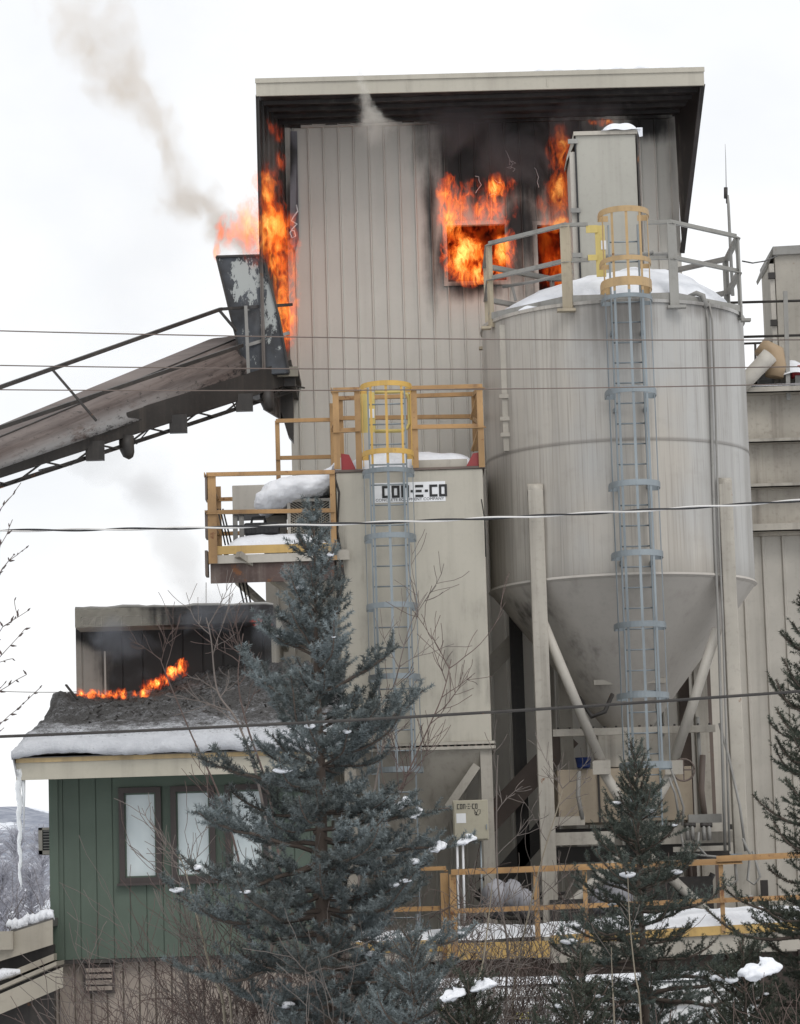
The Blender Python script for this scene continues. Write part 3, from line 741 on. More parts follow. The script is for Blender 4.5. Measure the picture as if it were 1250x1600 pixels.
    MB().tube([at(1076, 462, 42.0), at(1088, 458, 41.95), at(1098, 462, 41.95), at(1103, 480, 41.93)], [.02, .04, .045, .03], 8).build('pipe_elbow', M['galv_w'], t)
    MB().tube([at(1124, 1130, 41.85), at(1138, 1180, 41.8), at(1156, 1260, 41.8), at(1165, 1330, 41.8)], .02, 8).build('cable', M['galv_w'], t)
    # brackets strip on the left of the shell
    a = cx-1.72; yy = YS-math.sqrt(RS*RS-1.72*1.72)-.03
    z0 = vz(783, 705, yy); z1 = vz(780, 508, yy); mb = MB().box(a-.05, a+.05, yy-.02, yy+.03, z0, z1)
    for py in (620, 655, 680): z = vz(783, py, yy); mb.box(a-.09, a+.06, yy-.05, yy, z-.03, z+.03)
    mb.build('conduit_strip', M['tan_d'], t)
    q = rect(1047, 886, 1064, 898, YS-1.83); MB().box(q[0], q[1], YS-1.86, YS-1.80, q[2], q[3]).build('nameplate', M['ink'], t)
    MB().box(q[0]+.05, q[1]-.03, YS-1.863, YS-1.86, q[2]+.04, q[3]-.02).build('nameplate', M['white'], t)
    # ladder
    ocm = steel('ochre_cage', (.44, .30, .15), streak=.4, rust=.12)
    hoops = [(972, 332, .085, 0), (974, 408, .07, 0), (976, 444, .13, 0), (978, 466, .06, 1), (984, 612, .085, 1), (990, 757, .085, 1), (994, 866, .085, 1), (998, 977, .085, 1), (1003, 1087, .085, 1), (1008, 1196, .10, 1)]
    X = cage(t, YS-RS-.12, 973, 352, 1290, hoops, mats=(ocm, M['galv']), split=vz(977, 458, 41), rail_dx=.215)
    mb = MB()
    for py in (520, 640, 760, 880): z = vz(985, py, 41.4); mb.box(X-.24, X-.2, YS-RS-.12, YS-RS+.05, z-.03, z+.03); mb.box(X+.2, X+.24, YS-RS-.12, YS-RS+.05, z-.03, z+.03)
    mb.build('ladder_bracket', M['galv'], t)
    # self closing gate behind the cage
    q = rect(936, 350, 950, 372, 41.7); q2 = rect(936, 398, 950, 412, 41.7); q3 = rect(934, 352, 948, 432, 41.6)
    g = MB().box(q3[0]-.03, q3[1]-.02, 41.6, 41.63, q3[2], q3[3]).build('ladder_gate', M['yelb'], t)
    MB().box(q[0]-.20, q[0]-.03, 41.58, 41.60, q[2]+.06, q[3]-.04).build('hinge', M['yelb'], g); MB().box(q2[0]-.17, q2[0]-.03, 41.58, 41.60, q2[2]+.03, q2[3]-.02).build('hinge', M['yelb'], g)
    qq = rect(939, 376, 947, 390, 41.6); MB().box(qq[0], qq[1], 41.59, 41.599, qq[2], qq[3]).build('gate_label', M['white'], g)
    # dome snow
    def hs(x, y): 
        r = math.hypot(x-cx, y-YS); a_ = math.atan2(y-YS, x-cx)
        e = (RS-.06+.06*math.sin(a_*5)+.04*math.sin(a_*13+2)); 
        return r, e
    mb = MB(); n = 72; prof = []
    vs = []; fs = []; rings = 12
    for i in range(rings+1):
        f = i/rings
        for k in range(n):
            a_ = 2*math.pi*k/n; e = RS-.14+.07*math.sin(a_*5+1)+.05*math.sin(a_*11+2)+.03*math.sin(a_*23)
            r = e*f; z = zr+.05+.50*(1-(r/RS)**1.7)+(.24+.12*math.cos(a_))*(1-f**5)+.02*math.sin(a_*7+f*9)
            if i == rings: z = zr+.02
            vs.append((cx+r*math.cos(a_), YS+r*math.sin(a_), z))
    for i in range(rings):
        for k in range(n): fs.append((i*n+k, i*n+(k+1) % n, (i+1)*n+(k+1) % n, (i+1)*n+k))
    mb.add(vs, fs, True); tag(mb.build('roof_snow', M['snow']), 'domed snow covering the roof of the big silo', 'snow'); ruffle(COL.objects[-1], .08, .35)
    # walkway tubes seen lying over the snow
    mb = MB(); mb.tube([at(918, 402, 42.6), at(1050, 396, 42.3)], .03, 8); mb.tube([at(1000, 398, 42.3), at(1020, 393, 42.3), at(1022, 402, 42.3)], .03, 8)
    mb.tube([at(786, 448, 43), at(835, 440, 42.6), at(895, 425, 42.3)], .025, 8); mb.beam(at(800, 446, 43), at(806, 470, 43), .06, .04)
    mb.build('roof_pipe', M['galv_w'], t)
    # dust collector on the silo roof
    Yd = 43.0
    d = thing('dust_collector', 'tall flat tan dust collector with a snow cap standing on the silo roof', 'dust collector', (cx, Yd, zr+.3))
    q = rect(903, 205, 997, 420, Yd)
    md = steel('pale_grey_tan_panel', (.355, .345, .305), var=.06, streak=.25)
    MB().box(q[0], q[1], Yd, Yd+.95, q[2]-.3, q[3]-.06).build('body', md, d, bevel=.01)
    MB().box(q[0]-.03, q[1]+.03, Yd-.04, Yd+1.0, q[3]-.06, q[3]+.0).build('lid', M['tan_d'], d)
    mb = MB().prism([(q[0]-.03, Yd-.0, q[3]-.03), (q[0]-.03, Yd, q[3]-.20), (q[0]-.14, Yd+.1, q[3]-.42), (q[0]-.14, Yd+.1, q[3]-.36)], (0, .7, 0)); mb.build('rain_hood', M['tan_d'], d)
    mb = MB().box(q[0]-.10, q[0]-.02, Yd+.03, Yd+.8, q[2]-.3, q[3]-.3); mb.build('door', M['tan'], d)
    mb = MB().box(q[0]-.018, q[0]+.004, Yd-.02, Yd+.02, q[2]-.3, q[3]-.1); mb.build('door_seal', M['black'], d)
    for py in (222, 330, 400): z = vz(905, py, Yd); MB().box(q[0]-.12, q[0]+.03, Yd-.05, Yd-.01, z-.03, z+.04).build('latch', M['galv_w'], d)
    MB().box(q[1]+.012, q[1]+.04, Yd-.02, Yd+.9, q[2]-.3, q[3]-.08).build('edge_strip', M['dark'], d)
    mb = MB(); c = V((at(970, 205, Yd).x, Yd+.36, q[3])); sg = lambda x, y: c.z+.001+.17*max(0, 1-abs((x-c.x)/.30)**2.5-abs((y-c.y)/.44)**3)**.55+.012*math.sin(x*19+y*7)*(1-abs((x-c.x)/.3))
    vs, fs = grid(c.x-.30, c.x+.30, 30, c.y-.44, c.y+.44, 20, sg); mb.add(vs, fs, True); mb.add([(c.x+.24, Yd-.05, c.z+.03), (c.x+.33, Yd-.05, c.z+.03), (c.x+.33, Yd-.02, c.z-.10), (c.x+.28, Yd-.02, c.z-.11)], [(0, 1, 2, 3)]); tag(mb.build('snow_mound', M['snow']), 'small round snow cap on top of the tall dust collector', 'snow')
    # antenna
    a = thing('antenna_mast', 'thin antenna mast rising from the right side of the silo railing', 'antenna', S(1142, 452, 43.6))
    MB().tube([at(1145, 462, 43.6), at(1138, 318, 43.6), at(1137, 305, 43.6)], [.028, .022, .018], 8).build('mast', M['galv_w'], a)
    MB().tube([at(1135, 318, 43.6), at(1134, 250, 43.6), at(1133, 225, 43.6)], [.007, .004, .002], 6).build('whip', M['dark'], a)
    mb = MB().tube([at(1134, 310, 43.6), at(1134, 293, 43.6)], .03, 8); mb.build('whip_base', M['dark'], a)
    return cx, FL
SCX, SFL = silo()

# ================================================================== plant under the silo
def under_silo():
    Y = 42.9
    t = thing('weigh_batcher', 'tan weigh hopper with beams hanging under the silo cone', 'hopper', (SCX, Y, 2))
    q = rect(935, 1145, 1060, 1198, Y); MB().box(q[0], q[1], Y, Y+1.1, q[2], q[3]).build('upper_hopper', M['tan_d'], t, bevel=.01)
    q = rect(872, 1200, 1082, 1284, Y-.1); mp_ = steel('warm_tan_panel', (.36, .30, .225), var=.12, streak=.4, grime=(.16, .12, .09))
    MB().box(q[0], q[1], Y-.1, Y+1.3, q[2], q[3]).build('lower_hopper', mp_, t, bevel=.01)
    xs = vx(936, 1240, Y-.12); MB().box(xs-.015, xs+.015, Y-.13, Y-.1, q[2], q[3]).build('seam', M['dark'], t)
    q = rect(864, 1136, 1118, 1147, Y-.3); MB().box(q[0], q[1], Y-.3, Y-.2, q[2], q[3]).build('flange_beam', M['tan_d'], t)
    mb = MB()
    for k in range(14): x = q[0]+.08+k*(q[1]-q[0]-.16)/13; mb.tube([(x, Y-.25, q[3]-.02), (x, Y-.25, q[3]+.03)], .018, 6)
    mb.build('bolts', M['dark'], t)
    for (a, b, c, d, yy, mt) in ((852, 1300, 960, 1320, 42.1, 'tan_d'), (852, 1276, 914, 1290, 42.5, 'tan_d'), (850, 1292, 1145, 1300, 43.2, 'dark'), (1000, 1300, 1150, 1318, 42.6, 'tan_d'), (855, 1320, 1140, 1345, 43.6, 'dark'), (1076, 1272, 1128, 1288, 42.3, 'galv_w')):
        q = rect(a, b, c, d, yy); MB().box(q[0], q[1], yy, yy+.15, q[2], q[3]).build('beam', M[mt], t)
    # rear columns and slanted chord seen left between bin and silo
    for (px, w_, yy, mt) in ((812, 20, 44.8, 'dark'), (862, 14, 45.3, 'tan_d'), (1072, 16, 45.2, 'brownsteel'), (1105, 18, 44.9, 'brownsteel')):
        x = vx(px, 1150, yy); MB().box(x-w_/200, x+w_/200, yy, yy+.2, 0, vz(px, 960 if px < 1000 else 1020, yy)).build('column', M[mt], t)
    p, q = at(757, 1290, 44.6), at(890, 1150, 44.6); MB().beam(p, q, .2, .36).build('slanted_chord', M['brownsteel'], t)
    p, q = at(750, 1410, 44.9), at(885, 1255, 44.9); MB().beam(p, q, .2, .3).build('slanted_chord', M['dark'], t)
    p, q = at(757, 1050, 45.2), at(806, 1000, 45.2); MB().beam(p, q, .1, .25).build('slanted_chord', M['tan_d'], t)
    # valves, wheel and hoses
    c = at(1068, 1203, 42.3); w_ = MB().tube([c+V((.16*math.cos(a*math.pi/10), 0, .16*math.sin(a*math.pi/10))) for a in range(21)], .014, 6)
    w_.beam(c+V((-.15, 0, 0)), c+V((.15, 0, 0)), .02, .02); w_.beam(c+V((0, 0, -.15)), c+V((0, 0, .15)), .02, .02)
    tag(w_.build('valve_wheel', M['brownsteel'], t))
    MB().tube([at(905, 1090, 42.4), at(925, 1120, 42.2), at(945, 1112, 42.2), at(957, 1085, 42.3)], .035, 8).build('vibrator_hose', M['dark'], t)
    q = rect(958, 1062, 1018, 1070, 42.9); MB().box(q[0]-.3, q[1]+.2, 42.7, 42.8, q[2], q[3]).build('cone_ring', M['tan_d'], t)
    s = steel('blue_plastic', (.012, .03, .12), streak=.1); q = rect(901, 1183, 924, 1200, 42.6)
    b = thing('blue_tub', 'small blue tub on the ledge behind the left silo brace', 'container', (q[0], 42.6, q[2])); MB().lathe(((q[0]+q[1])/2, 42.75, q[2]), [(.0, 0), (.09, 0), (.12, .15), (.13, .16), (.11, .16), (.10, .02)], 20).build('tub', s, b)
    # fill the dim space: piping
    rr = random.Random(8)
    for (x, y0, y1) in ((1090, 1120, 1280), (1098, 1180, 1290), (1075, 1200, 1400), (1142, 1190, 1290), (905, 1205, 1280), (1030, 1060, 1150)):
        yy = 42.5+rr.random(); MB().tube([at(x, y0, yy), at(x+rr.uniform(-4, 4), (y0+y1)/2, yy-.05), at(x+5, y1, yy)], .025+.02*rr.random(), 8).build('pipe', M['brownsteel' if rr.random() < .5 else 'galv_w'], t)
    # pneumatic valve panel
    v = thing('valve_panel', 'pneumatic valve panel with looping grey hoses right of the front spruce', 'valve panel', tuple(at(1095, 1345, 41.7)))
    q = rect(1052, 1286, 1140, 1300, 41.8); MB().box(q[0], q[1], 41.8, 41.86, q[2], q[3]).build('panel', M['tan_d'], v)
    q = rect(1052, 1322, 1142, 1330, 41.8); MB().box(q[0], q[1], 41.8, 41.86, q[2], q[3]).build('shelf', M['tan_d'], v)
    for px in (1074, 1082, 1100, 1108):
        c = at(px, 1300, 41.72); MB().tube([c+V((0, 0, .1)), c+V((0, 0, -.12))], .03, 10).build('valve', M['galv_w'], v)
        MB().tube([c+V((-.05, 0, .1)), c+V((.05, 0, .1))], .035, 8).build('fitting', M['dark'], v)
    for pts in ([(1064, 1300), (1068, 1325), (1082, 1335), (1112, 1338), (1150, 1342)], [(1092, 1300), (1090, 1322), (1105, 1338), (1135, 1340)], [(1045, 1215), (1055, 1240), (1062, 1285)], [(1048, 1200), (1060, 1235), (1068, 1262), (1066, 1290)],
                [(1160, 1310), (1172, 1335), (1168, 1375), (1178, 1382), (1188, 1370), (1176, 1330)], [(1148, 1345), (1152, 1375), (1140, 1384), (1128, 1378)]):
        MB().tube([at(x, y, 41.6) for x, y in pts], .018, 7).build('hose', M['galv_w'], v)
    q = rect(1146, 1336, 1156, 1346, 41.5); MB().box(q[0]-.04, q[1]+.04, 41.5, 41.6, q[2], q[3]+.02).build('junction_box', M['galv'], v)
    MB().tube([at(1140, 1406, 41.4), at(1176, 1402, 41.4)], .04, 10).build('canister', M['galv_w'], v)
under_silo()

# ================================================================== square bin with caged ladder
YB_ = 42.0
def strokes(mb, s, X0, Z0, h, w_, gap, Y, st, th=.006):
    seg = {'C': 'tlb', 'O': 'tlbr', 'N': 'tlr', 'E': 'tmbL'}
    x = X0
    for ch in s:
        if ch == '-':
            mb.box(x, x+st*1.3, Y-th, Y, Z0+h*.5-st/2, Z0+h*.5+st/2); x += st*1.3+gap; continue
        for k in seg[ch]:
            if k == 't': mb.box(x, x+w_, Y-th, Y, Z0+h-st, Z0+h)
            if k == 'b': mb.box(x, x+w_, Y-th, Y, Z0, Z0+st)
            if k == 'm': mb.box(x+w_*.05, x+w_*.8, Y-th, Y, Z0+h*.5-st/2, Z0+h*.5+st/2)
            if k == 'l': mb.box(x, x+st, Y-th-.001, Y, Z0+.001, Z0+h-.001)
            if k == 'r': mb.box(x+w_-st, x+w_, Y-th-.001, Y, Z0+.001, Z0+h-.001)
        x += w_+gap
    return x
def text_obj(s, x, z, Y, h, width, mat, parent, name='lettering'):
    cu = bpy.data.curves.new('t', 'FONT'); cu.body = s; cu.size = 1; cu.extrude = .002/h
    o = bpy.data.objects.new('t', cu); COL.objects.link(o); dg = bpy.context.evaluated_depsgraph_get(); me = bpy.data.meshes.new_from_object(o.evaluated_get(dg))
    bpy.data.objects.remove(o)
    co = np.zeros(len(me.vertices)*3); me.vertices.foreach_get('co', co); co = co.reshape(-1, 3); w0 = co[:, 0].max()-co[:, 0].min(); h0 = co[:, 1].max()-co[:, 1].min()
    mb = MB(); vs = [(x+(c[0]-co[:, 0].min())/w0*width, Y-c[2]*h, z+(c[1]-co[:, 1].min())/h0*h) for c in co]
    mb.add(vs, [tuple(p.vertices) for p in me.polygons]); return mb.build(name, mat, parent)
def coneco():
    t = thing('square_cement_bin', 'square tan bin with lettered sign, yellow top railing and caged ladder', 'bin', (1, YB_, 0))
    x0, x1, _, zt = rect(527, 735, 757, 900, YB_); zb = vz(660, 1162, YB_); D = 2.05
    mb_ = steel('bin_paint', (.42, .395, .335), var=.04, streak=.16, soot_shade=[(tuple(at(700, 760, YB_)), (.0001, .1, .1), 0)], bump=.05)
    MB().box(x0, x1, YB_, YB_+D, zb, zt).build('body', mb_, t, bevel=.02)
    MB().box(x0-.02, x1+.03, YB_-.02, YB_+D+.02, zt, zt+.035).build('top_rim', M['brownsteel'], t)
    MB().box(x0-.03, x1+.05, YB_-.05, YB_+D+.05, zb-.10, zb-.055).build('bottom_flange', M['tan_d'], t)
    mb = MB().box(x0-.03, x1+.05, YB_-.05, YB_+D+.05, zb-.03, zb+.01); mb.build('bottom_flange', M['tan_d'], t)
    mb = MB()
    for k in range(22): x = x0+.03+k*.1; mb.box(x-.015, x+.015, YB_-.04, YB_-.02, zb-.056, zb-.03)
    mb.build('flange_bolts', M['brownsteel'], t)
    zh = vz(640, 1345, YB_+1)
    xm = (x0+x1)/2-.15
    mb = MB(); a = [(x0+.02, YB_, zb-.1), (x1-.02, YB_, zb-.1), (x1-.02, YB_+D, zb-.1), (x0+.02, YB_+D, zb-.1)]; b = [(xm-.25, YB_+.8, zh), (xm+.25, YB_+.8, zh), (xm+.25, YB_+1.3, zh), (xm-.25, YB_+1.3, zh)]
    mb.add(a+b, [(0, 1, 5, 4), (1, 2, 6, 5), (2, 3, 7, 6), (3, 0, 4, 7), (4, 5, 6, 7)]); mb.build('hopper', M['tan_d'], t)
    for (xx, yy) in ((x0+.09, YB_+.1), (x1-.09, YB_+.1), (x0+.09, YB_+D-.1), (x1-.09, YB_+D-.1)):
        MB().box(xx-.085, xx+.085, yy-.08, yy+.08, 0, zb-.1).build('leg', M['tan_d'], t)
    MB().beam(at(745, 1196, YB_+.1), at(700, 1262, YB_+.1), .14, .12).build('leg_brace', M['tan_d'], t)
    MB().beam((x0+.1, YB_+.1, .9), (x1-.1, YB_+.1, 2.6), .1, .1).build('leg_brace', M['brownsteel'], t)
    MB().beam((x1-.1, YB_+.1, .9), (x0+.1, YB_+.1, 2.6), .1, .1).build('leg_brace', M['brownsteel'], t)
    MB().beam(at(590, 1330, YB_+.9), at(700, 1235, YB_+.5), .12, .12).build('screw_conveyor', M['brownsteel'], t)
    # lugs
    for (a_, b_, c_, d_) in ((533, 708, 556, 733), (728, 706, 753, 731)):
        q = rect(a_, b_, c_, d_, YB_); s = 1 if a_ < 600 else -1
        xs = (q[0], q[1]) if s > 0 else (q[1], q[0])
        mb = MB().prism([(xs[0], YB_+.02, zt+.035), (xs[1], YB_+.02, zt+.035), (xs[0]+(xs[1]-xs[0])*.55, YB_+.02, q[3]-.02), (xs[0], YB_+.02, q[3])], (0, .03, 0)); mb.build('lifting_lug', M['red'], t)
    # sign
    q = rect(583, 753, 696, 784, YB_-.03)
    sg = MB().box(q[0], q[1], YB_-.006, YB_-.002, q[2], q[3]).build('sign', M['white'], t)
    mb = MB(); a = rect(597, 758, 689, 777, YB_-.01); h = a[3]-a[2]; strokes(mb, 'CON-E-CO', a[0], a[2], h, .118, .022, YB_-.007, .036); mb.build('lettering', M['ink'], sg)
    a = rect(587, 778, 694, 783, YB_-.01); text_obj('CONCRETE EQUIPMENT COMPANY', a[0], a[2], YB_-.007, a[3]-a[2], a[1]-a[0], M['ink'], sg)
    # railing on top
    def px(x, y, Y=YB_-.03): return at(x, y, Y)
    def post(parent, x, ya, yb, Y=YB_-.03, w_=.09, name='post', mt='yel'):
        p = at(x, ya, Y); zbm = vz(x, yb, Y); m = MB(); m.box(p.x-w_/2, p.x+w_/2, p.y, p.y+.012, zbm, p.z); m.box(p.x-w_/2, p.x-w_/2+.012, p.y+.012, p.y+w_, zbm, p.z)
        return m.build(name, M[mt], parent)
    m = MB()
    def rail(x0_, y0_, x1_, y1_, Ya=YB_-.03, Yb=None, w_=.065): m.angle(at(x0_, y0_, Ya), at(x1_, y1_, Yb or Ya), w_, .012)
    rail(520, 612, 562, 611); rail(643, 609, 754, 606); rail(520, 676, 562, 674); rail(643, 670, 756, 668)
    Yb = YB_+D
    rail(528, 625, 745, 618, Yb); rail(520, 612, 527, 625, YB_, Yb); rail(754, 606, 741, 620, YB_, Yb); rail(524, 656, 745, 653, Yb); rail(520, 676, 527, 657, YB_, Yb); rail(756, 668, 741, 655, YB_, Yb)
    gr = m.build('guardrail', M['yel'], t)
    for (x, a_, b_, Y_) in ((524, 611, 733, YB_-.03), (558, 611, 733, YB_-.03), (646, 608, 731, YB_-.03), (749, 605, 730, YB_-.03), (531, 624, 715, Yb), (741, 619, 705, Yb), (640, 621, 705, Yb)): post(gr, x, a_, b_, Y_)
    MB().beam(at(736, 655, YB_+.9), at(748, 612, YB_+.2), .04, .03).build('rail_strut', M['yel'], gr); MB().beam(at(738, 704, YB_+.9), at(748, 672, YB_+.2), .04, .03).build('rail_strut', M['yel'], gr)
    # gate
    g = MB(); a = at(563, 612, YB_+.05); q = rect(563, 613, 586, 676, YB_+.05); g.box(q[0], q[1], YB_+.05, YB_+.06, q[2], q[3])
    pts = [at(586, 613, YB_+.05), at(628, 612, YB_+.05), at(637, 617, YB_+.05), at(640, 625, YB_+.05), at(640, 662, YB_+.05), at(636, 669, YB_+.05), at(628, 673, YB_+.05), at(586, 674, YB_+.05)]
    g.tube(pts, .028, 8); gt = g.build('ladder_gate', M['yelb'], t)
    q = rect(575, 639, 585, 653, YB_+.045); MB().box(q[0], q[1], YB_+.04, YB_+.049, q[2], q[3]).build('gate_label', M['white'], gt)
    # ladder and cage
    cg = steel('yellow_cage', (.56, .35, .09), streak=.35, rust=.15)
    hoops = [(602, 603, .075, 0), (604, 708, .075, 0), (606, 737, .07, 1), (608, 839, .08, 1), (612, 947, .08, 1), (616, 1058, .08, 1), (622, 1203, .08, 1)]
    cage(t, YB_-.14, 603, 606, 1480, hoops, R0=.375, mats=(cg, M['galv']), split=vz(605, 728, YB_-.5), rail_dx=.27, bars=(-78, -38, 0, 38, 78))
    # snow on the bin
    m = MB(); X0, X1 = vx(541, 715, YB_), vx(741, 715, YB_)
    def hb(x, y):
        u = (x-X0)/(X1-X0)*2-1; v = (y-YB_-.12)/(D-.3)*2-1; e = max(0, 1-abs(u)**5)*max(0, 1-abs(v)**7)
        return zt+.04+.30*e**.45+.02*math.sin(x*5+y*3)*e
    vs, fs = grid(X0, X1, 40, YB_+.12, YB_+D-.18, 24, hb); m.add(vs, fs, True); tag(m.build('snow_slab', M['snow']), 'thick snow slab inside the yellow railing on the square bin', 'snow'); ruffle(COL.objects[-1], .05, .22)
    q = rect(648, 718, 730, 730, YB_+.06); MB().box(q[0], q[1], YB_+.06, YB_+.5, q[2], q[3]).build('roof_hatch', M['tan_d'], t)
    # hanging cables at the left corner
    for k, pts in enumerate(([(520, 735), (530, 770), (527, 830), (534, 870), (530, 930)], [(519, 760), (524, 800), (521, 850), (529, 900), (527, 940)], [(533, 870), (538, 905), (532, 935), (528, 900)])):
        MB().tube([at(x, y, YB_-.12) for x, y in pts], .016, 6).build('cable', M['dark'], t)
    # wires on the right edge
    MB().tube([at(752, 780, 41.9), at(757, 810, 41.9), at(759, 870, 41.9)], .01, 5).build('cable', M['dark'], t)
coneco()

# control cabinet
def cabinet():
    Y = 41.3; q = rect(708, 1250, 763, 1313, Y)
    t = thing('control_cabinet', 'small tan control cabinet with lettering and white sticker beneath the square bin', 'cabinet', (q[0], Y, q[2]))
    mc = steel('cabinet_paint', (.36, .335, .26), var=.06, streak=.25)
    MB().box(q[0], q[1], Y+.02, Y+.30, q[2], q[3]).build('body', mc, t, bevel=.008)
    d = MB().box(q[0]+.02, q[1]-.02, Y, Y+.018, q[2]+.02, q[3]-.03).build('door', mc, t)
    MB().box(q[1]-.035, q[1]-.02, Y-.02, Y, q[2]+.15, q[2]+.22).build('latch', M['galv'], d)
    a = rect(714, 1256, 744, 1264, Y); mb = MB(); strokes(mb, 'CON-E-CO', a[0], a[2], a[3]-a[2], .034, .009, Y-.001, .010, .003); mb.build('lettering', M['ink'], d)
    a = rect(713, 1271, 728, 1286, Y); MB().box(a[0], a[1], Y-.003, Y-.0005, a[2], a[3]).build('sticker', M['white'], d)
    a = rect(714, 1266, 746, 1268, Y); 
    mk = MB(); pts = [at(742+6*math.cos(k*.9)*(k % 3+1)/3+k*.6, 1269+5*math.sin(k*1.3), Y-.002) for k in range(12)]; mk.tube(pts, .004, 4); mk.build('scribble', M['ink'], d)
    for (x, w_) in ((714, .018), (723, .018), (751, .014)):
        MB().tube([at(x, 1314, Y+.12), at(x+4, 1480, Y+.12)], w_, 8).build('conduit', M['galv'] if x > 750 else M['white'], t)
cabinet()

# ================================================================== service platform on the left of the bin
def platform():
    Y0, Y1 = 41.8, 44.3
    t = thing('service_platform', 'small steel platform with yellow railing sticking out left of the square bin', 'platform', tuple(at(425, 870, 43)))
    q = rect(327, 851, 523, 864, Y0); zd = q[2]+.01
    MB().box(q[0], q[1], Y0-.01, Y0, q[2], q[3]).build('toe_board', M['toe'], t)
    c = rect(328, 865, 523, 878, Y0); MB().box(c[0], c[1], Y0, Y0+.05, c[2], c[3]).build('edge_channel', M['tan'], t)
    c2 = rect(525, 858, 546, 874, Y0); MB().box(c[1], c2[1], Y0+.05, Y0+.12, c2[2], c2[3]).build('edge_channel', M['tan_d'], t)
    mb = MB(); 
    nb = 9
    for k in range(nb+1): y = Y0+.08+(Y1-Y0-.16)*k/nb; mb.box(c[0]+.02, c[1], y-.02, y+.02, c[2]+.02, c[2]+.08)
    for k in range(4): x = c[0]+.05+(c[1]-c[0]-.1)*k/3; mb.box(x-.02, x+.02, Y0+.06, Y1, c[2]+.0, c[2]+.07)
    mb.box(c[0], c[1], Y0+.05, Y1, c[2]+.08, c[2]+.10)
    mb.box(c[0], c[1], Y1, Y1+.06, c[2], c[3])
    pq = rect(329, 878, 523, 909, Y0+.08); MB().box(pq[0], pq[1], Y0+.06, Y0+.09, pq[2], pq[3]).build('skirt_panel', steel('brown_mesh_panel', (.085, .055, .048), var=.4, streak=.7, rust=.3, grime=(.20, .17, .15)), t)
    mb.build('deck', steel('brown_deck', (.10, .07, .06), var=.3, streak=.6, rust=.3), t)
    def px_post(gr, x, ya, Y, w_=.10, z0=None):
        p = at(x, ya, Y); m = MB(); z0_ = z0 if z0 is not None else c[2]; m.box(p.x-w_/2, p.x+w_/2, p.y, p.y+.012, z0_, p.z); m.box(p.x-w_/2, p.x-w_/2+.012, p.y+.012, p.y+w_, z0_, p.z); return m.build('post', M['yel'], gr)
    m = MB(); Yf = Y0-.03
    m.angle(at(322, 744, Yf), at(523, 740, Yf), .06); m.angle(at(322, 803, Yf), at(523, 800, Yf), .06)
    zr = at(322, 744, Yf).z; zm = at(322, 803, Yf).z; xl = at(323, 800, Yf).x
    m.angle((xl, Yf, zr), (xl, Y1, zr), .06); m.angle((xl, Yf, zm), (xl, Y1, zm), .06); m.angle((xl, Y1, zr-.02), (c[1], Y1, zr-.02), .06); m.angle((xl, Y1, zm-.0), (c[1], Y1, zm), .06)
    gr = m.build('guardrail', M['yel'], t)
    px_post(gr, 330, 741, Yf, .13); px_post(gr, 519, 740, Yf, .08); px_post(gr, 340, 760, Y1); px_post(gr, 480, 758, Y1, .07)
    for k in (744, 803, 862): 
        p = at(322, k, Yf); MB().box(p.x-.02, p.x+.02, Yf, Yf+.3, p.z-.35, p.z+.02).build('side_plate', M['brownsteel'], gr)
    # upper landing rail behind
    m = MB(); Yu = 44.0
    m.angle(at(431, 660, Yu), at(522, 658, Yu), .06); g2 = m.build('top_rail', M['yel'], t); MB().angle(at(431, 718, Yu), at(522, 716, Yu), .06).build('mid_rail', M['yel'], t)
    px_post(g2, 433, 657, Yu, .07, z0=zd)
    px_post(g2, 520, 630, Yu-.8, .10, z0=zd)
    # braces
    for (a, b, c_, d, yy, w_) in ((372, 866, 468, 935, Y0-.06, .11), (372, 908, 462, 992, Y0+1.2, .10)):
        MB().beam(at(a, b, yy), at(c_, d, yy+.8), w_, .09).build('brace', M['tan_d'], t)
    for k in range(3):
        pts = [at(372+k*6, 905, Y0+.6), at(385+k*5, 960, Y0+.6), at(405+k*4, 1060, Y0+.6), at(432+k*3, 1180, Y0+.6)]
        MB().tube(pts, .014, 5).build('hanging_cable', M['dark'], t)
    for k in range(3): MB().tube([at(340+k*4, 795, Y1-.3), at(352+k*5, 852, Y1-.3)], .014, 5).build('hanging_cable', M['dark'], t)
    # blower unit
    Yb = 43.0
    b = thing('filter_cabinet', 'plain tan cabinet on the left platform beneath the overhanging snow', 'cabinet', (at(400, 852, Yb).x, Yb, zd))
    q = rect(363, 757, 470, 797, Yb); MB().box(q[0], q[1], Yb, Yb+.8, q[2], q[3]).build('body', M['tan'], b, bevel=.01)
    MB().box(q[0]+.02, q[1], Yb+.02, Yb+.7, q[2]-.06, q[2]).build('sill', M['dark'], b)
    for x in (366, 376): p = at(x, 797, Yb); MB().box(p.x-.03, p.x+.04, Yb+.05, Yb+.12, zd, p.z).build('leg', M['galv_w'], b)
    q = rect(412, 800, 447, 850, Yb+.2); MB().box(q[0], q[1], Yb+.2, Yb+.6, zd, q[3]).build('duct', M['tan_d'], b)
    # mesh-guarded fan
    Yc = 42.4; q = rect(449, 779, 518, 850, Yc)
    f = thing('fan_unit', 'fan unit behind a diamond mesh guard under the overhanging snow', 'fan', (q[0], Yc, zd))
    MB().box(q[0]+.03, q[1], Yc+.06, Yc+.8, zd, q[3]).build('housing', M['dark'], f)
    fr = MB(); fr.box(q[0], q[0]+.05, Yc, Yc+.05, zd, q[3]); fr.box(q[1]-.03, q[1], Yc, Yc+.05, zd, q[3]); fr.box(q[0]+.05, q[1]-.03, Yc, Yc+.05, q[3]-.04, q[3]); fr.build('frame', M['tan'], f)
    mm = MB(); W_ = q[1]-.03-q[0]-.05; Hh = q[3]-.04-zd; s = .062; x0 = q[0]+.05; 
    k = -int(Hh/s)-1
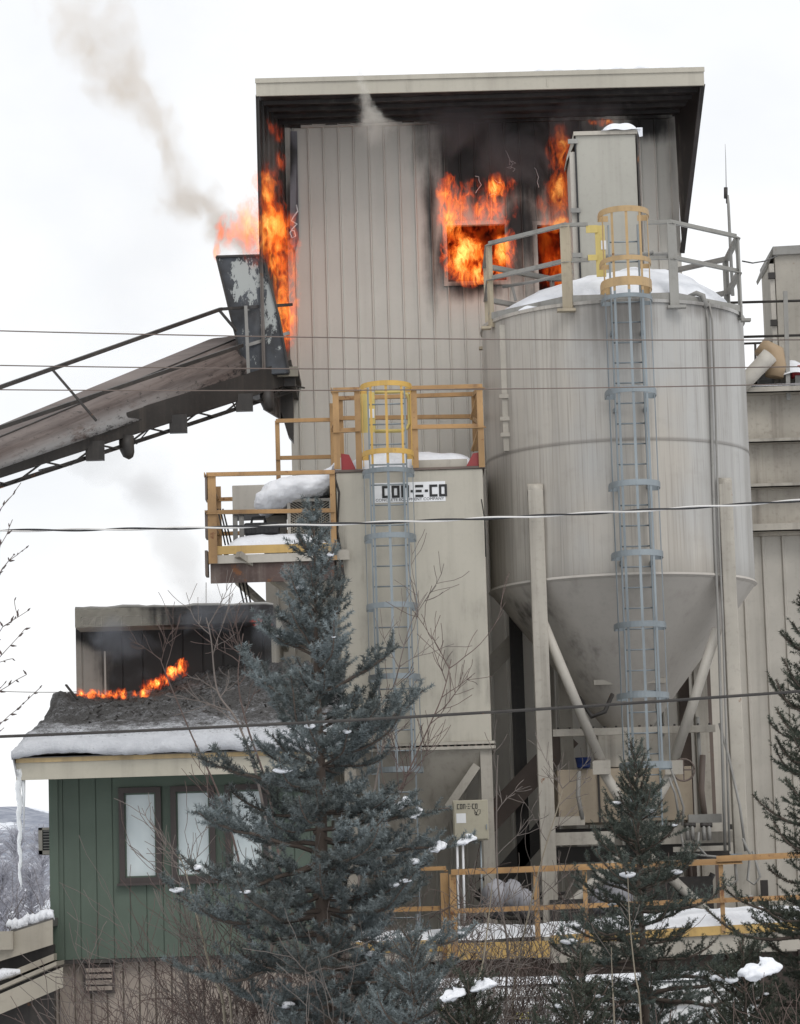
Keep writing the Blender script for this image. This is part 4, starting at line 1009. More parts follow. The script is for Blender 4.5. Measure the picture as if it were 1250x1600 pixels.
    while k*s < W_+Hh:
        for sg in (1, -1):
            pts = []
            # line x = k*s + sg-wise slope 1.6
            for tt in (0, 1):
                pts.append((k*s if sg > 0 else W_-k*s, 0)); 
            xa = k*s; xb = xa+Hh*1.6
            za = 0; zb_ = Hh
            if xa < 0: za = -xa/1.6; xa = 0
            if xb > W_: zb_ = (W_-k*s)/1.6; xb = W_
            if xb > xa and zb_ > za:
                p = (x0+(xa if sg > 0 else W_-xa), Yc+.03, zd+za); q_ = (x0+(xb if sg > 0 else W_-xb), Yc+.03, zd+zb_); mm.beam(p, q_, .006, .009)
        k += 1
    mm.build('mesh_guard', steel('pale_mesh', (.35, .32, .26)), f)
    # black tool case
    q = rect(381, 816, 436, 835, 42.2)
    c_ = thing('black_case', 'black plastic case on the left platform under the mid rail', 'case', (q[0], 42.2, q[2]))
    zz = vz(400, 836, 42.2)
    MB().box(q[0], q[1], 42.2, 42.6, q[2], q[3]).build('shell', M['black'], c_, bevel=.03)
    for k in range(4): x = q[0]+.05+k*.13; MB().box(x, x+.05, 42.18, 42.2, q[2]+.02, q[3]-.02).build('rib', M['black'], c_)
    MB().tube([(q[0]+.1, 42.4, q[3]), (q[0]+.12, 42.4, q[3]+.1), (q[0]+.3, 42.4, q[3]+.1), (q[0]+.32, 42.4, q[3])], .02, 8).build('handle', M['black'], c_)
    # snow on the deck, and overhanging cornice on the units
    m = MB(); X0, X1 = vx(350, 850, Y0+.4), vx(517, 850, Y0+.4)
    def hd(x, y):
        u = (x-X0)/(X1-X0)*2-1; v = (y-Y0-.03)/1.0*2-1; e = max(0, 1-abs(u)**4)*max(0, 1-abs(v)**6)
        return zd+.02+.28*e**.6
    vs, fs = grid(X0, X1, 30, Y0+.03, Y0+.95, 14, hd); m.add(vs, fs, True); tag(m.build('snow_slab', M['snow']), 'snow slab on the deck of the small left platform', 'snow'); ruffle(COL.objects[-1], .05, .2)
    m = MB()   # cornice: tube-like curled slab
    prof = [(403, 792, 800), (409, 768, 804), (424, 754, 803), (446, 750, 794), (474, 747, 785), (500, 743, 782), (515, 738, 774), (524, 730, 756), (528, 726, 738)]
    vs = []; fs = []; 
    nn = 12
    for (x, yt, yb) in prof:
        p = at(x, (yt+yb)/2, 42.7); h = abs(vz(x, yt, 42.3)-vz(x, yb, 42.3))/2
        for k in range(nn):
            a = 2*math.pi*k/nn; ca, sa = math.cos(a), math.sin(a)
            vs.append((p.x+.04*ca, p.y+.62*(abs(ca)**.7)*(1 if ca > 0 else -1), p.z+h*(abs(sa)**.75)*(1 if sa > 0 else -1)))
    for i in range(len(prof)-1):
        for k in range(nn): fs.append((i*nn+k, i*nn+(k+1) % nn, (i+1)*nn+(k+1) % nn, (i+1)*nn+k))
    fs.append(tuple(range(nn))[::-1]); fs.append(tuple((len(prof)-1)*nn+k for k in range(nn)))
    m.add(vs, fs, True); o = m.build('snow_cornice', M['snow']); ruffle(o, .13, .22, 3)
    tag(o, 'curled overhanging snow cornice on the units of the left platform', 'snow')
platform()
# ================================================================== burning low annex behind the snowy roof
def annex():
    Y = 40.0; Yf = 39.3
    P = lambda x, y, Y_=Y: tuple(at(x, y, Y_))
    t = thing('burnt_annex', 'low flat-roofed annex with soot-blackened wall behind the snowy roof', 'building', P(270, 1090))
    x0, x1, z0, zt = rect(119, 975, 425, 1120, Y)
    sw = [(P(330, 1010), (1.75, 2, 1.2), 2.4), (P(225, 985), (1.15, 2, .42), 2.2), (P(195, 1060), (.45, 2, .55), .9), (P(140, 985), (.5, 2, .26), 1.2)]
    mw = steel('sooty_annex_siding', (.30, .275, .24), var=.15, streak=.35, soot_shade=sw, sootnoise=.55)
    mb = MB(); zt = vz(270, 960, Y)
    ribwall(mb, x0, x1, 0, zt, Y, pitch=.28, rib=.012, dep=-.012); mb.build('front_wall', mw, t)
    mb = MB().box(x0+.01, x1, Y+.02, Y+4, 0, zt); mb.build('wall', M['tan_d'], t)
    q = rect(117, 949, 427, 976, Yf)
    ft = [(P(405, 955, Yf), (1.7, 1, .7), 1.7), (P(300, 945, Yf), (.9, 1, .2), .9)]
    mf = steel('half_sooty_fascia', (.40, .375, .32), var=.08, streak=.3, soot_shade=ft, sootnoise=.7, soot=(.04, .037, .035))
    za, zb = vz(117, 951, Yf), vz(427, 945, Yf)
    mb = MB()
    mb.add([(q[0], Yf, q[2]), (q[1], Yf, q[2]-.0), (q[1], Yf, zb), (q[0], Yf, za), (q[0], Yf+5, q[2]), (q[1], Yf+5, q[2]), (q[1], Yf+5, zb), (q[0], Yf+5, za)], [(0,1,2,3),(7,6,5,4),(0,4,5,1),(1,5,6,2),(2,6,7,3),(3,7,4,0)])
    mb.build('fascia', mf, t)
    mb = MB(); rr = random.Random(4); pts = []
    for k in range(26): pts.append(V((q[0]+(q[1]-q[0])*k/25, Yf+.05, za+(zb-za)*k/25+rr.uniform(0, .03))))
    mb.tube(pts, .025, 6); mb.build('roof_edge', M['galv_w'], t)
    x = vx(164, 1030, Y-.02); MB().box(x-.012, x+.012, Y-.03, Y, vz(165, 1088, Y), vz(163, 1018, Y)).build('bare_batten', M['tan'], t)
annex()

# ================================================================== green building
def green():
    Y = 36.0; Yf = 35.3
    P = lambda x, y, Y_=Y: tuple(at(x, y, Y_))
    t = thing('green_building', 'green board-sided building with snow-loaded roof and three tall windows', 'building', (-3, Y, 0))
    x0, _, zb, zt = rect(80, 1200, 300, 1498, Y); x0 = vx(81, 1400, Y); x1 = vx(505, 1400, Y); zb = vz(200, 1497, Y); zt = vz(200, 1205, Y)
    wins = [rect(195, 1239, 244, 1371, Y), rect(276, 1234, 328, 1371, Y), rect(361, 1231, 411, 1369, Y)]
    wb = wins[0][2]; 
    wins = [(a, b, wb, wins[0][3]) for (a, b, c, d) in wins]
    mg = steel('green_boards', (.078, .104, .082), var=.14, streak=.35, grime=(.06, .075, .06), rough=.7)
    hol = [(a, b, c, d) for a, b, c, d in wins]
    mb = MB(); ribwall(mb, x0, x1, zb, zt, Y, pitch=.205, rib=.007, dep=-.012, holes=hol); mb.box(x0, x0+.02, Y, Y+4, zb, zt); mb.build('front_wall', mg, t)
    mgs = steel('green_trim', (.075, .105, .08), var=.1, streak=.2); MB().box(x0-.02, x0+.09, Y-.02, Y, zb, zt).build('corner_board', mgs, t)
    MB().box(x1, x1+.02, Y, Y+4, zb, zt).build('wall', mg, t)
    mbn = steel('brown_frame', (.045, .036, .034), var=.15, streak=.3)
    mp = N('pale_blind'); gg = mp.noise(scale=(2, 2, 1), sc_=1.5); mpane = mp.surf(mp.mix(mp.ramp(gg, .3, .7), (.50, .57, .585), (.58, .64, .65)), .10, spec=.6)
    for i, w in enumerate(wins):
        fo = .068; a, b, c, d = w
        mb = MB().box(a-fo, a, Y-.05, Y+.04, c-fo, d+fo); mb.box(b, b+fo, Y-.05, Y+.04, c-fo, d+fo); mb.box(a, b, Y-.05, Y+.04, d, d+fo); mb.box(a, b, Y-.05, Y+.04, c-fo, c)
        wo = mb.build('window', mbn, t)
        mb = MB().box(a, b, Y+.03, Y+.05, c, d); mb.build('pane', mpane, wo)
        mb = MB().box(a, a+.018, Y-.0, Y+.03, c, d); mb.box(b-.018, b, Y, Y+.03, c, d); mb.box(a+.018, b-.018, Y, Y+.03, d-.02, d); mb.box(a+.018, b-.018, Y, Y+.03, c, c+.02); mb.build('sash', mgs, wo)
        MB().box(a-fo-.03, b+fo+.03, Y-.09, Y-.0, c-fo-.03, c-fo).build('sill', mbn, wo)
    a, b = wins[0][0]-.13, x1
    MB().box(a, b, Y-.012, Y-.0, wins[0][3]+.075, zt).build('head_panel', mgs, t)
    # lower brown siding
    mbr = steel('brown_board_siding', (.275, .235, .20), var=.15, streak=.5, grime=(.08, .06, .05), rough=.8)
    mb = MB(); ribwall(mb, vx(-60, 1580, Y+.1), x1+.0, 0, zb-.01, Y+.12, pitch=.2, rib=.012, dep=-.04); mb.build('lower_siding', mbr, t)
    mb = MB().box(x0, x1, Y+.0, Y+4, zb-.05, zb-.005); mb.build('floor_edge', M['dark'], t)
    q = rect(135, 1510, 176, 1548, Y+.1); MB().box(q[0]-.03, q[1]+.03, Y+.05, Y+.11, q[2]-.03, q[3]+.03).build('vent', mbn, t); 
    vv = MB()
    for k in range(4): z = q[2]+(q[3]-q[2])*(k+.5)/4; vv.box(q[0], q[1], Y+.02, Y+.05, z-.03, z+.02)
    vv.build('vent_slats', mbr, t)
    # eave: fascia, board, soffit, roof deck
    ex0 = vx(25, 1200, Yf); ex1 = vx(520, 1190, Yf); fz0, fz1 = vz(200, 1214, Yf), vz(200, 1187, Yf)
    mfa = steel('eave_paint', (.41, .385, .315), var=.06, streak=.2)
    MB().box(ex0, ex1, Yf, Yf+.03, fz0, fz1).build('fascia', mfa, t)
    mye = steel('raw_pine', (.42, .31, .16), var=.2, streak=.4); z2 = vz(200, 1179, Yf)
    MB().box(ex0, ex1, Yf-.02, Yf+.03, fz1, z2).build('trim_board', mye, t)
    MB().box(ex0-.01, ex1, Yf-.05, Yf+.04, z2, z2+.05).build('drip_edge', M['dark'], t)
    MB().box(ex0+.02, ex1, Yf+.03, Y+.0, fz0+.03, fz0+.06).build('soffit', mfa, t)
    zr0 = z2+.06; zr1 = vz(60, 1106, 39.7); msh = steel('grey_shingles', (.10, .095, .09), var=.3, streak=.3)
    mb = MB().prism([(ex0, Yf-.05, zr0-.03), (ex0, 39.9, zr1), (ex0, 39.9, zr1-.12), (ex0, Yf-.05, zr0-.07)], (ex1-ex0, 0, 0)); mb.build('roof', msh, t)
    MB().prism([(ex0+.03, Yf+.03, fz0), (ex0+.03, Yf+.03, z2), (ex0+.03, 39.9, zr1-.08), (ex0+.03, 39.9, zr1-.35)], (.03, 0, 0)).build('rake_board', mfa, t)
    # snow blanket with ash, thick at the eave
    g = N('ash_covered_snow')
    sp = g.n('ShaderNodeSeparateXYZ'); g.put(sp.inputs[0], g.pos)
    hy = g.math('ADD', sp.outputs[1], g.math('MULTIPLY', g.math('SUBTRACT', g.noise(sc_=1.4, det=5), .5), 1.6))
    up = g.ramp(hy, 35.0, 37.6)
    n1 = g.noise(scale=(1, .5, 1), sc_=9, det=10, rough=.85); n2 = g.noise(sc_=2.2, det=8, rough=.75, off=(3, 3, 3)); n3 = g.noise(sc_=28, det=6, rough=.8, off=(1, 2, 3))
    f = g.math('ADD', g.math('MULTIPLY', up, .62), g.math('ADD', g.math('MULTIPLY', g.math('SUBTRACT', n1, .5), 1.1), g.math('MULTIPLY', g.math('SUBTRACT', n2, .5), .9)))
    c = g.mix(g.ramp(n2, .35, .65), (.66, .68, .72), (.78, .80, .84)); n4 = g.noise(sc_=19, det=7, rough=.8, off=(5, 2, 3))
    c = g.mix(g.math('MULTIPLY', g.ramp(n4, .54, .62), g.ramp(up, .02, .25)), c, (.06, .057, .055))
    c = g.mix(g.ramp(f, .12, .66), c, (.10, .097, .095))
    c = g.mix(g.math('MULTIPLY', g.ramp(n3, .50, .62), g.ramp(up, .15, .8)), c, (.03, .028, .026))
    c = g.mix(g.math('MULTIPLY', g.ramp(g.noise(sc_=24, det=7, rough=.8, off=(15, 2, 3)), .60, .66), g.ramp(up, 1.0, .3)), c, (.50, .51, .54))
    ms = g.surf(c, .85, bump=g.math('ADD', n1, n3), bstr=.9, bdist=.05, spec=.2)
    rr = random.Random(9)
    hx0, hx1 = ex0-.04, ex1+.1
    dep = 39.95-(Yf-.12)
    P1 = at(300, 1040, 39.6)
    def hz(x, y):
        f = (y-(Yf-.12))/dep; roof = zr0+(zr1-zr0)*max(0, (y-Yf+.05)/(39.9-Yf+.05))
        th = .12*min(1, ((y-(Yf-.12))/.09+.05))**.35
        eL = min(1, max(0, (x-hx0)/.16))**.5
        s = roof+th*eL + .035*h2(x*2.3, y*2.1)+.018*h2(x*7, y*6)
        u = x-P1.x
        mound = 1/(1+math.exp(-u*3.0-.5)); s += mound*.42*max(0, (f-.35)/.65)**1.1
        s += .20*math.exp(-((x-vx(88, 1080, 39.2))/.32)**2-((y-39.2)/.45)**2)
        if f > .5: s += .03*h2(x*13, y*11)+.02*math.sin(x*41+y*17)*math.sin(y*37)
        if x < vx(72, 1090, 39) : s -= .20*max(0, (f-.45))*min(1, (vx(72, 1090, 39)-x)/.15)
        return s
    vs, fs = grid(hx0, hx1, 200, Yf-.12, 39.95, 120, hz)
    mb = MB(); mb.add(vs, fs, True)
    # overhanging snow lip
    lip = []; n = 201
    for k in range(n):
        x, y, z = vs[k]; lip += [(x, y-.02+.0*k, z-.06), (x, y+.02+.015*math.sin(k*.35), z-.10-.02*h2(x*4, 1)), (x, y+.1, zr0-.02)]
    m0 = len(mb.v); mb.v += lip; 
    for k in range(n-1):
        mb.f.append((k, m0+k*3, m0+(k+1)*3, k+1)); mb.sm.append(True)
        for j in (0, 1): mb.f.append((m0+k*3+j, m0+k*3+j+1, m0+(k+1)*3+j+1, m0+(k+1)*3+j)); mb.sm.append(True)
    # left side skirt
    for j in range(120):
        a = vs[j*201]; b = vs[(j+1)*201]; mb.add([a, b, (b[0]+.06, b[1], b[2]-.3), (a[0]+.06, a[1], a[2]-.3)], [(0, 1, 2, 3)], True)
    tag(mb.build('roof_snow', ms), 'deep snow blanket, black with ash uphill, on the green building roof', 'snow'); ruffle(COL.objects[-1], .045, .12)
    # burnt debris: slivers sticking out
    d = MB(); 
    for k in range(420):
        f = rr.random(); x = hx0+.6+(hx1-hx0-.6)*rr.random(); y = 36.9+3.0*rr.random()**.6; z = hz(x, y)
        s_ = rr.uniform(.015, .05); a = rr.random()*6.28
        d.beam((x, y, z-.01), (x+s_*1.6*math.cos(a), y+s_*math.sin(a), z+s_*rr.uniform(.1, .9)), s_*.5, s_*.35)
    dd = d.build('ash_debris', M['dark']); tag(dd, 'charred debris scattered over the sooty roof snow', 'debris', kind='stuff')
    s = MB().beam(at(103, 1070, 39.2), at(121, 1093, 39.0), .03, .02); tag(s.build('charred_stick', M['dark']), 'curved charred stick standing on the snow at the annex corner', 'stick')
    # icicle
    ic = N('ice'); b = ic.surf((.80, .83, .85), .12, spec=.6, Transmission_Weight=.35, Alpha=1.0)
    pts = []; rad = []
    for k in range(26):
        f = k/25; pts.append(at(29+3.0*f+1.2*math.sin(k*1.1), 1202+188*f, Yf+.02)); rad.append(.040*(1-f*.62)+.006*math.sin(k*2.3))
    rad[-1] = .004; MBI = MB().tube(pts, rad, 12); tag(MBI.build('icicle', ic.m), 'long icicle hanging from the left end of the green building eave', 'icicle')
    MB2 = MB().tube([at(36, 1200, Yf+.05), at(37, 1240, Yf+.05), at(37.5, 1300, Yf+.05)], [.03, .02, .004], 10); tag(MB2.build('icicle', ic.m), 'shorter icicle just right of the long icicle', 'icicle')
    # air conditioner
    q = rect(60, 1293, 81, 1335, Y+.5)
    ac = thing('air_conditioner', 'window air conditioner sticking out left of the green wall', 'air conditioner', (q[0], Y+.5, q[2]))
    mb = MB().box(q[0], x0, Y+.5, Y+.53, q[2], q[2]+.05); mb.box(q[0], x0, Y+.5, Y+.53, q[3]-.03, q[3]); mb.box(q[0], q[0]+.05, Y+.5, Y+.53, q[2], q[3]); mb.box(q[0], x0, Y+.53, Y+1.1, q[2], q[3]); mb.build('casing', M['tan_d'], ac)
    mb = MB().box(q[0]+.05, x0, Y+.52, Y+.528, q[2]+.05, q[3]-.03); mb.build('grille', M['black'], ac)
    mb = MB()
    for k in range(7): z = q[2]+.07+(q[3]-q[2]-.12)*k/6; mb.box(q[0]+.06, x0, Y+.505, Y+.52, z, z+.012)
    mb.build('louvres', M['galv_w'], ac)
    # low roofs at the lower left
    t2 = thing('lower_shed', 'low shed with two sloping beige rake boards in the lower left corner', 'shed', (-5, 35, 0))
    def rake(a, b, yy, h, dd, mat, name, ext=-60):
        p, q_ = at(a[0], a[1], yy), at(b[0], b[1], yy); d_ = (q_-p); p = p-d_*.8
        m_ = MB().prism([p, q_, q_+V((0, 0, -h)), p+V((0, 0, -h))], (0, dd, 0)); return m_.build(name, mat, t2)
    mrk = steel('beige_rake_board', (.33, .30, .245), var=.1, streak=.3)
    Ys = 35.4
    rake((15, 1458), (82, 1437), Ys, .30, .04, mrk, 'rake_board'); rake((0, 1553), (98, 1511), Ys-.25, .24, .04, mrk, 'rake_board')
    rake((0, 1540), (88, 1502), Ys-.20, .05, .9, mrk, 'roof'); rake((10, 1456), (82, 1434), Ys+.05, .10, .9, msh, 'roof')
    rake((45, 1506), (84, 1490), Ys+.0, .08, .3, mrk, 'rake_board')
    q = rect(-80, 1478, 84, 1560, Ys+.3); MB().box(q[0], q[1], Ys+.3, Ys+.5, 0, q[3]).build('gable_wall', M['dark'], t2)
    q = rect(0, 1455, 20, 1484, Ys-.1); MB().box(q[0]-1.5, q[1], Ys-.1, Ys, q[2], q[3]).build('eave_end', mrk, t2)
    m = MB(); p = at(12, 1455, Ys+.1); q_ = at(82, 1433, Ys+.1)
    n = 26; pts = [p.lerp(q_, k/n)+V((0, .1, .05+.02*math.sin(k*1.9)+.015*math.sin(k*.7))) for k in range(n+1)]; m.tube(pts, [.05+.02*abs(math.sin(k*1.3)) for k in range(n+1)], 8)
    tag(m.build('snow_ridge', M['snow']), 'thin snow strip on the upper rake board of the low shed', 'snow')
    m = MB(); p = at(-20, 1530, Ys); q_ = at(32, 1518, Ys); m.tube([p, p.lerp(q_, .5)+V((0, 0, .02)), q_], [.06, .07, .03], 8); tag(m.build('snow_patch', M['snow2']), 'dirty snow patch between the two rake boards of the low shed', 'snow')
green()

# ================================================================== catwalk
def catwalk():
    Y = 39.0
    t = thing('long_catwalk', 'long yellow-railed catwalk with snow on its deck in front of the silo legs', 'catwalk', (3.5, Y, 0))
    xa, xm, xb = vx(556, 1478, Y), vx(699, 1478, Y), 9.0
    z0 = vz(630, 1478, Y)
    q = rect(556, 1470, 699, 1488, Y); MB().box(q[0], q[1], Y, Y+.02, q[2], q[3]).build('toe_board', M['toe'], t)
    q2 = rect(556, 1488, 697, 1502, Y+.02); MB().box(q2[0], q2[1], Y+.02, Y+.1, q2[2], q2[3]).build('edge_channel', M['tan'], t)
    q3 = rect(699, 1472, 860, 1498, Y-.15); MB().box(q3[0], q3[1], Y-.15, Y-.12, q3[2], q3[3]).build('toe_board', M['toe'], t)
    qa = at(860, 1465, Y-.1); qb = at(1250, 1443, Y-.1); d_ = (qb-qa)
    def strip(dz0, dz1, yy, mat, name):
        p, r = qa+V((0, 0, 0)), qb+d_*.6
        MB().prism([(p.x, yy, p.z+dz0), (r.x, yy, r.z+dz0), (r.x, yy, r.z+dz1), (p.x, yy, p.z+dz1)], (0, .03, 0)).build(name, mat, t)
    strip(-.09, .03, Y-.12, M['toe'], 'toe_board'); strip(-.34, -.09, Y-.08, M['tan_d'], 'edge_channel')
    MB().box(xa, xb, Y+.1, Y+1.2, z0-.08, z0-.02).build('deck', M['brownsteel'], t)
    gr = MB()
    gr.angle(at(705, 1367, Y-.15), at(1160, 1349, Y-.15), .075); gr.angle(at(1120, 1346, Y-.15), at(1420, 1332, Y-.15), .075)
    gr.angle(at(705, 1427, Y-.15), at(1420, 1398, Y-.15), .06); gr.angle(at(590, 1362, Y), at(697, 1359, Y), .05); gr.angle(at(560, 1426, Y), at(697, 1422, Y), .06)
    gr.angle(at(697, 1360, Y), at(697, 1362, Y+1.2), .05)
    g = gr.build('guardrail', M['yel'], t)
    for (x, ya, yb, w_, yy) in ((694, 1364, 1500, .11, Y-.05), (707, 1366, 1503, .09, Y-.16), (837, 1361, 1475, .07, Y-.14), (913, 1356, 1470, .06, Y-.14), (1126, 1347, 1458, .06, Y-.14), (1330, 1338, 1448, .06, Y-.14)):
        p = at(x, ya, yy); zb = vz(x, yb, yy); MB().box(p.x-w_/2, p.x+w_/2, p.y, p.y+.012, zb, p.z).build('post', M['yel'], g)
    for x in (597, 652): p = at(x, 1428, Y+.2); MB().tube([p, V((p.x, p.y, z0))], .03, 8).build('post', M['galv'], g)
    # snow on deck
    m = MB()
    def hs(x, y):
        e = max(0, 1-abs((y-Y-.55)/.56)**6); f = max(0, (x-vx(850, 1460, Y)))
        return z0+.0+(.19+.06*h2(x*1.5, y*2)+min(.13, f*.10))*e**.5+.012*f
    vs, fs = grid(xa, 8.9, 90, Y+.0, Y+1.1, 12, hs); m.add(vs, fs, True); tag(m.build('deck_snow', M['snow']), 'long band of snow lying on the yellow-railed catwalk deck', 'snow'); ruffle(COL.objects[-1], .07, .25)
    # foundation below
    b = thing('foundation_wall', 'dark brown retaining wall below the catwalk', 'wall', (3.5, Y+.4, 0))
    MB().box(vx(500, 1540, Y+.3), 9.5, Y+.35, Y+.6, 0, vz(800, 1500, Y+.35)-.0).build('wall', steel('dark_timber_wall', (.075, .055, .045), var=.3, streak=.5), b)
    m = MB()
    for k in range(10): x = xa+.3+k*.95; m.box(x-.05, x+.05, Y+.25, Y+.349, 0, z0-.1)
    m.build('wall_studs', M['brownsteel'], b)
    # dark clutter behind the railing
    rr = random.Random(12)
    c = thing('snowy_sack_pile', 'grey snow-dusted heap behind the catwalk railing beside the conduits', 'heap', tuple(at(790, 1425, 41)))
    for (px, py, r_) in ((775, 1405, .19), (800, 1402, .17), (820, 1412, .14), (965, 1400, .20), (938, 1408, .14)):
        p = at(px, py, 41.2); m = MB(); n1, n2 = 14, 10; vs = []; fs = []
        for i in range(n2+1):
            for k in range(n1):
                th = math.pi*i/n2; ph = 2*math.pi*k/n1; q_ = r_*(1+.15*math.sin(3*ph+th*4)+.08*rr.random()); vs.append((p.x+q_*math.sin(th)*math.cos(ph), p.y+q_*math.sin(th)*math.sin(ph), p.z+q_*math.cos(th)*1.3))
        for i in range(n2):
            for k in range(n1): fs.append((i*n1+k, (i+1)*n1+k, (i+1)*n1+(k+1) % n1, i*n1+(k+1) % n1))
        m.add(vs, fs, True); m.build('sack', steel('dusty_plastic', (.25, .25, .27), var=.3, streak=.4), c)
    e = thing('pump_skid', 'dark pump skid and pipes behind the middle of the catwalk', 'machine', tuple(at(900, 1440, 41.5)))
    for k in range(9):
        a = at(rr.uniform(720, 1120), rr.uniform(1360, 1440), 42.5); b_ = at(rr.uniform(720, 1120), rr.uniform(1360, 1440), 42.5); MB().tube([a, b_], rr.uniform(.02, .05), 7).build('pipe', M['dark'], e)
    q = rect(860, 1405, 935, 1450, 41.8); MB().box(q[0], q[1], 41.8, 42.6, 0, q[3]).build('base', M['dark'], e)
    q = rect(1010, 1370, 1115, 1440, 42.2); MB().box(q[0], q[1], 42.2, 42.9, 0, q[3]).build('motor_housing', M['dark'], e)
    q = rect(1190, 1375, 1201, 1432, 46.7); MB().box(q[0], q[1], 46.7, 46.8, q[2], q[3]).build('door_slot', M['dark'], e)
catwalk()

# ================================================================== white trailer at the bottom
def trailer():
    Y = 34.5
    t = thing('white_trailer', 'long low white trailer with curved roof and yellow decals behind the shrubs', 'trailer', (3, Y, 0))
    x0, x1 = vx(600, 1580, Y), vx(1190, 1580, Y); zt = vz(900, 1536, Y+.4); zs = vz(900, 1572, Y)
    mw = steel('white_trailer_skin', (.60, .61, .615), var=.06, streak=.25, grime=(.25, .24, .22)); msn = M['snow2']
    prof = [(Y, .45), (Y, zs-.12), (Y+.03, zs), (Y+.12, zs+.12), (Y+.35, zt-.02), (Y+.9, zt+.03), (Y+1.9, zt), (Y+2.2, zs), (Y+2.2, .45)]
    n = len(prof); m = MB(); vs = [(x0, y, z) for y, z in prof]+[(x1, y, z-.0) for y, z in prof]
    m.add(vs, [(i, (i+1) % n, n+(i+1) % n, n+i) for i in range(n)]+[tuple(range(n))[::-1], tuple(range(n, 2*n))], False); m.build('body', mw, t, bevel=.03)
    for z in (zs-.03, zs+.10): MB().box(x0-.01, x1+.01, Y-.02+ (z-zs > 0)*.10, Y+.0+(z-zs > 0)*.10, z, z+.025).build('trim_strip', M['galv_w'], t)
    MB().box(x0, x1, Y-.02, Y-.005, zs-.42, zs-.40).build('trim_strip', M['galv_w'], t)
    for px in (718, 794, 944, 1100): 
        for py in (1578, 1589): q = at(px, py, Y-.01); MB().tube([(q.x, Y-.02, q.z), (q.x, Y+.0, q.z)], .022, 10).build('marker_lamp', M['black'], t)
    my = steel('decal_yellow', (.60, .55, .06), streak=.2)
    for (a, b, c, d) in ((668, 1574, 706, 1583), (803, 1582, 830, 1593)):
        q = rect(a, b, c, d, Y); m = MB(); k = 0; x = q[0]
        while x < q[1]-.04:
            m.box(x, x+.035, Y-.006, Y-.001, q[2], q[3]); m.box(x+.035, x+.055, Y-.006, Y-.001, q[2] if k % 2 else (q[2]+q[3])/2, (q[2]+q[3])/2+.02 if k % 2 else q[3]); x += .07; k += 1
        m.build('decal', my, t)
    q = rect(831, 1580, 842, 1592, Y); c = V(((q[0]+q[1])/2, Y-.004, (q[2]+q[3])/2)); MB().tube([c+V((.035*math.cos(a*.63), 0, .035*math.sin(a*.63))) for a in range(11)], .010, 5).build('decal', M['red'], t)
    for px in (700, 760, 1030, 1090):
        q = at(px, 1600, Y+.2); m = MB().tube([(q.x, Y+.05, .36), (q.x, Y+.3, .36)], .36, 24); w = m.build('wheel', M['black'], t); MB().tube([(q.x, Y+.03, .36), (q.x, Y+.06, .36)], .18, 16).build('rim', M['galv_w'], w)
    m = MB(); vs, fs = grid(x0+.1, x1-.1, 50, Y+.3, Y+2.0, 12, lambda x, y: zt+.0+.07*max(0, 1-abs((y-Y-1.15)/.86)**4)+.015*h2(x*2, y*3)); m.add(vs, fs, True)
    tag(m.build('roof_snow', M['snow2']), 'thin uneven snow on the white trailer roof', 'snow')
    m = MB(); vs, fs = grid(vx(560, 1590, 31), vx(1300, 1590, 31), 50, 29.5, 33.5, 14, lambda x, y: .25+ (1.0+.25*h2(x*.9, y*.8)+.1*h2(x*3, y*3))*math.exp(-((y-32.3)/1.0)**2)); m.add(vs, fs, True)
    tag(m.build('snowbank', M['snow2']), 'lumpy ploughed snowbank in front of the white trailer', 'snow', kind='stuff')
trailer()

yd = N('unseen_dirty_gravel'); yc = yd.surf(yd.mix(yd.ramp(yd.noise(sc_=1.5, det=8, rough=.7), .5, .68), (.11, .095, .08), (.40, .40, .41)), .9, bump=yd.noise(sc_=12), bstr=.6, bdist=.03)
m = MB(); vs, fs = grid(-14, 16, 30, 36.4, 62, 26, lambda x, y: .22+.03*h2(x, y)); m.add(vs, fs, True); tag(m.build('unseen_dark_yard', yc), kind='structure')  # unseen dark ground, added to cut bounce light and darken the lower plant
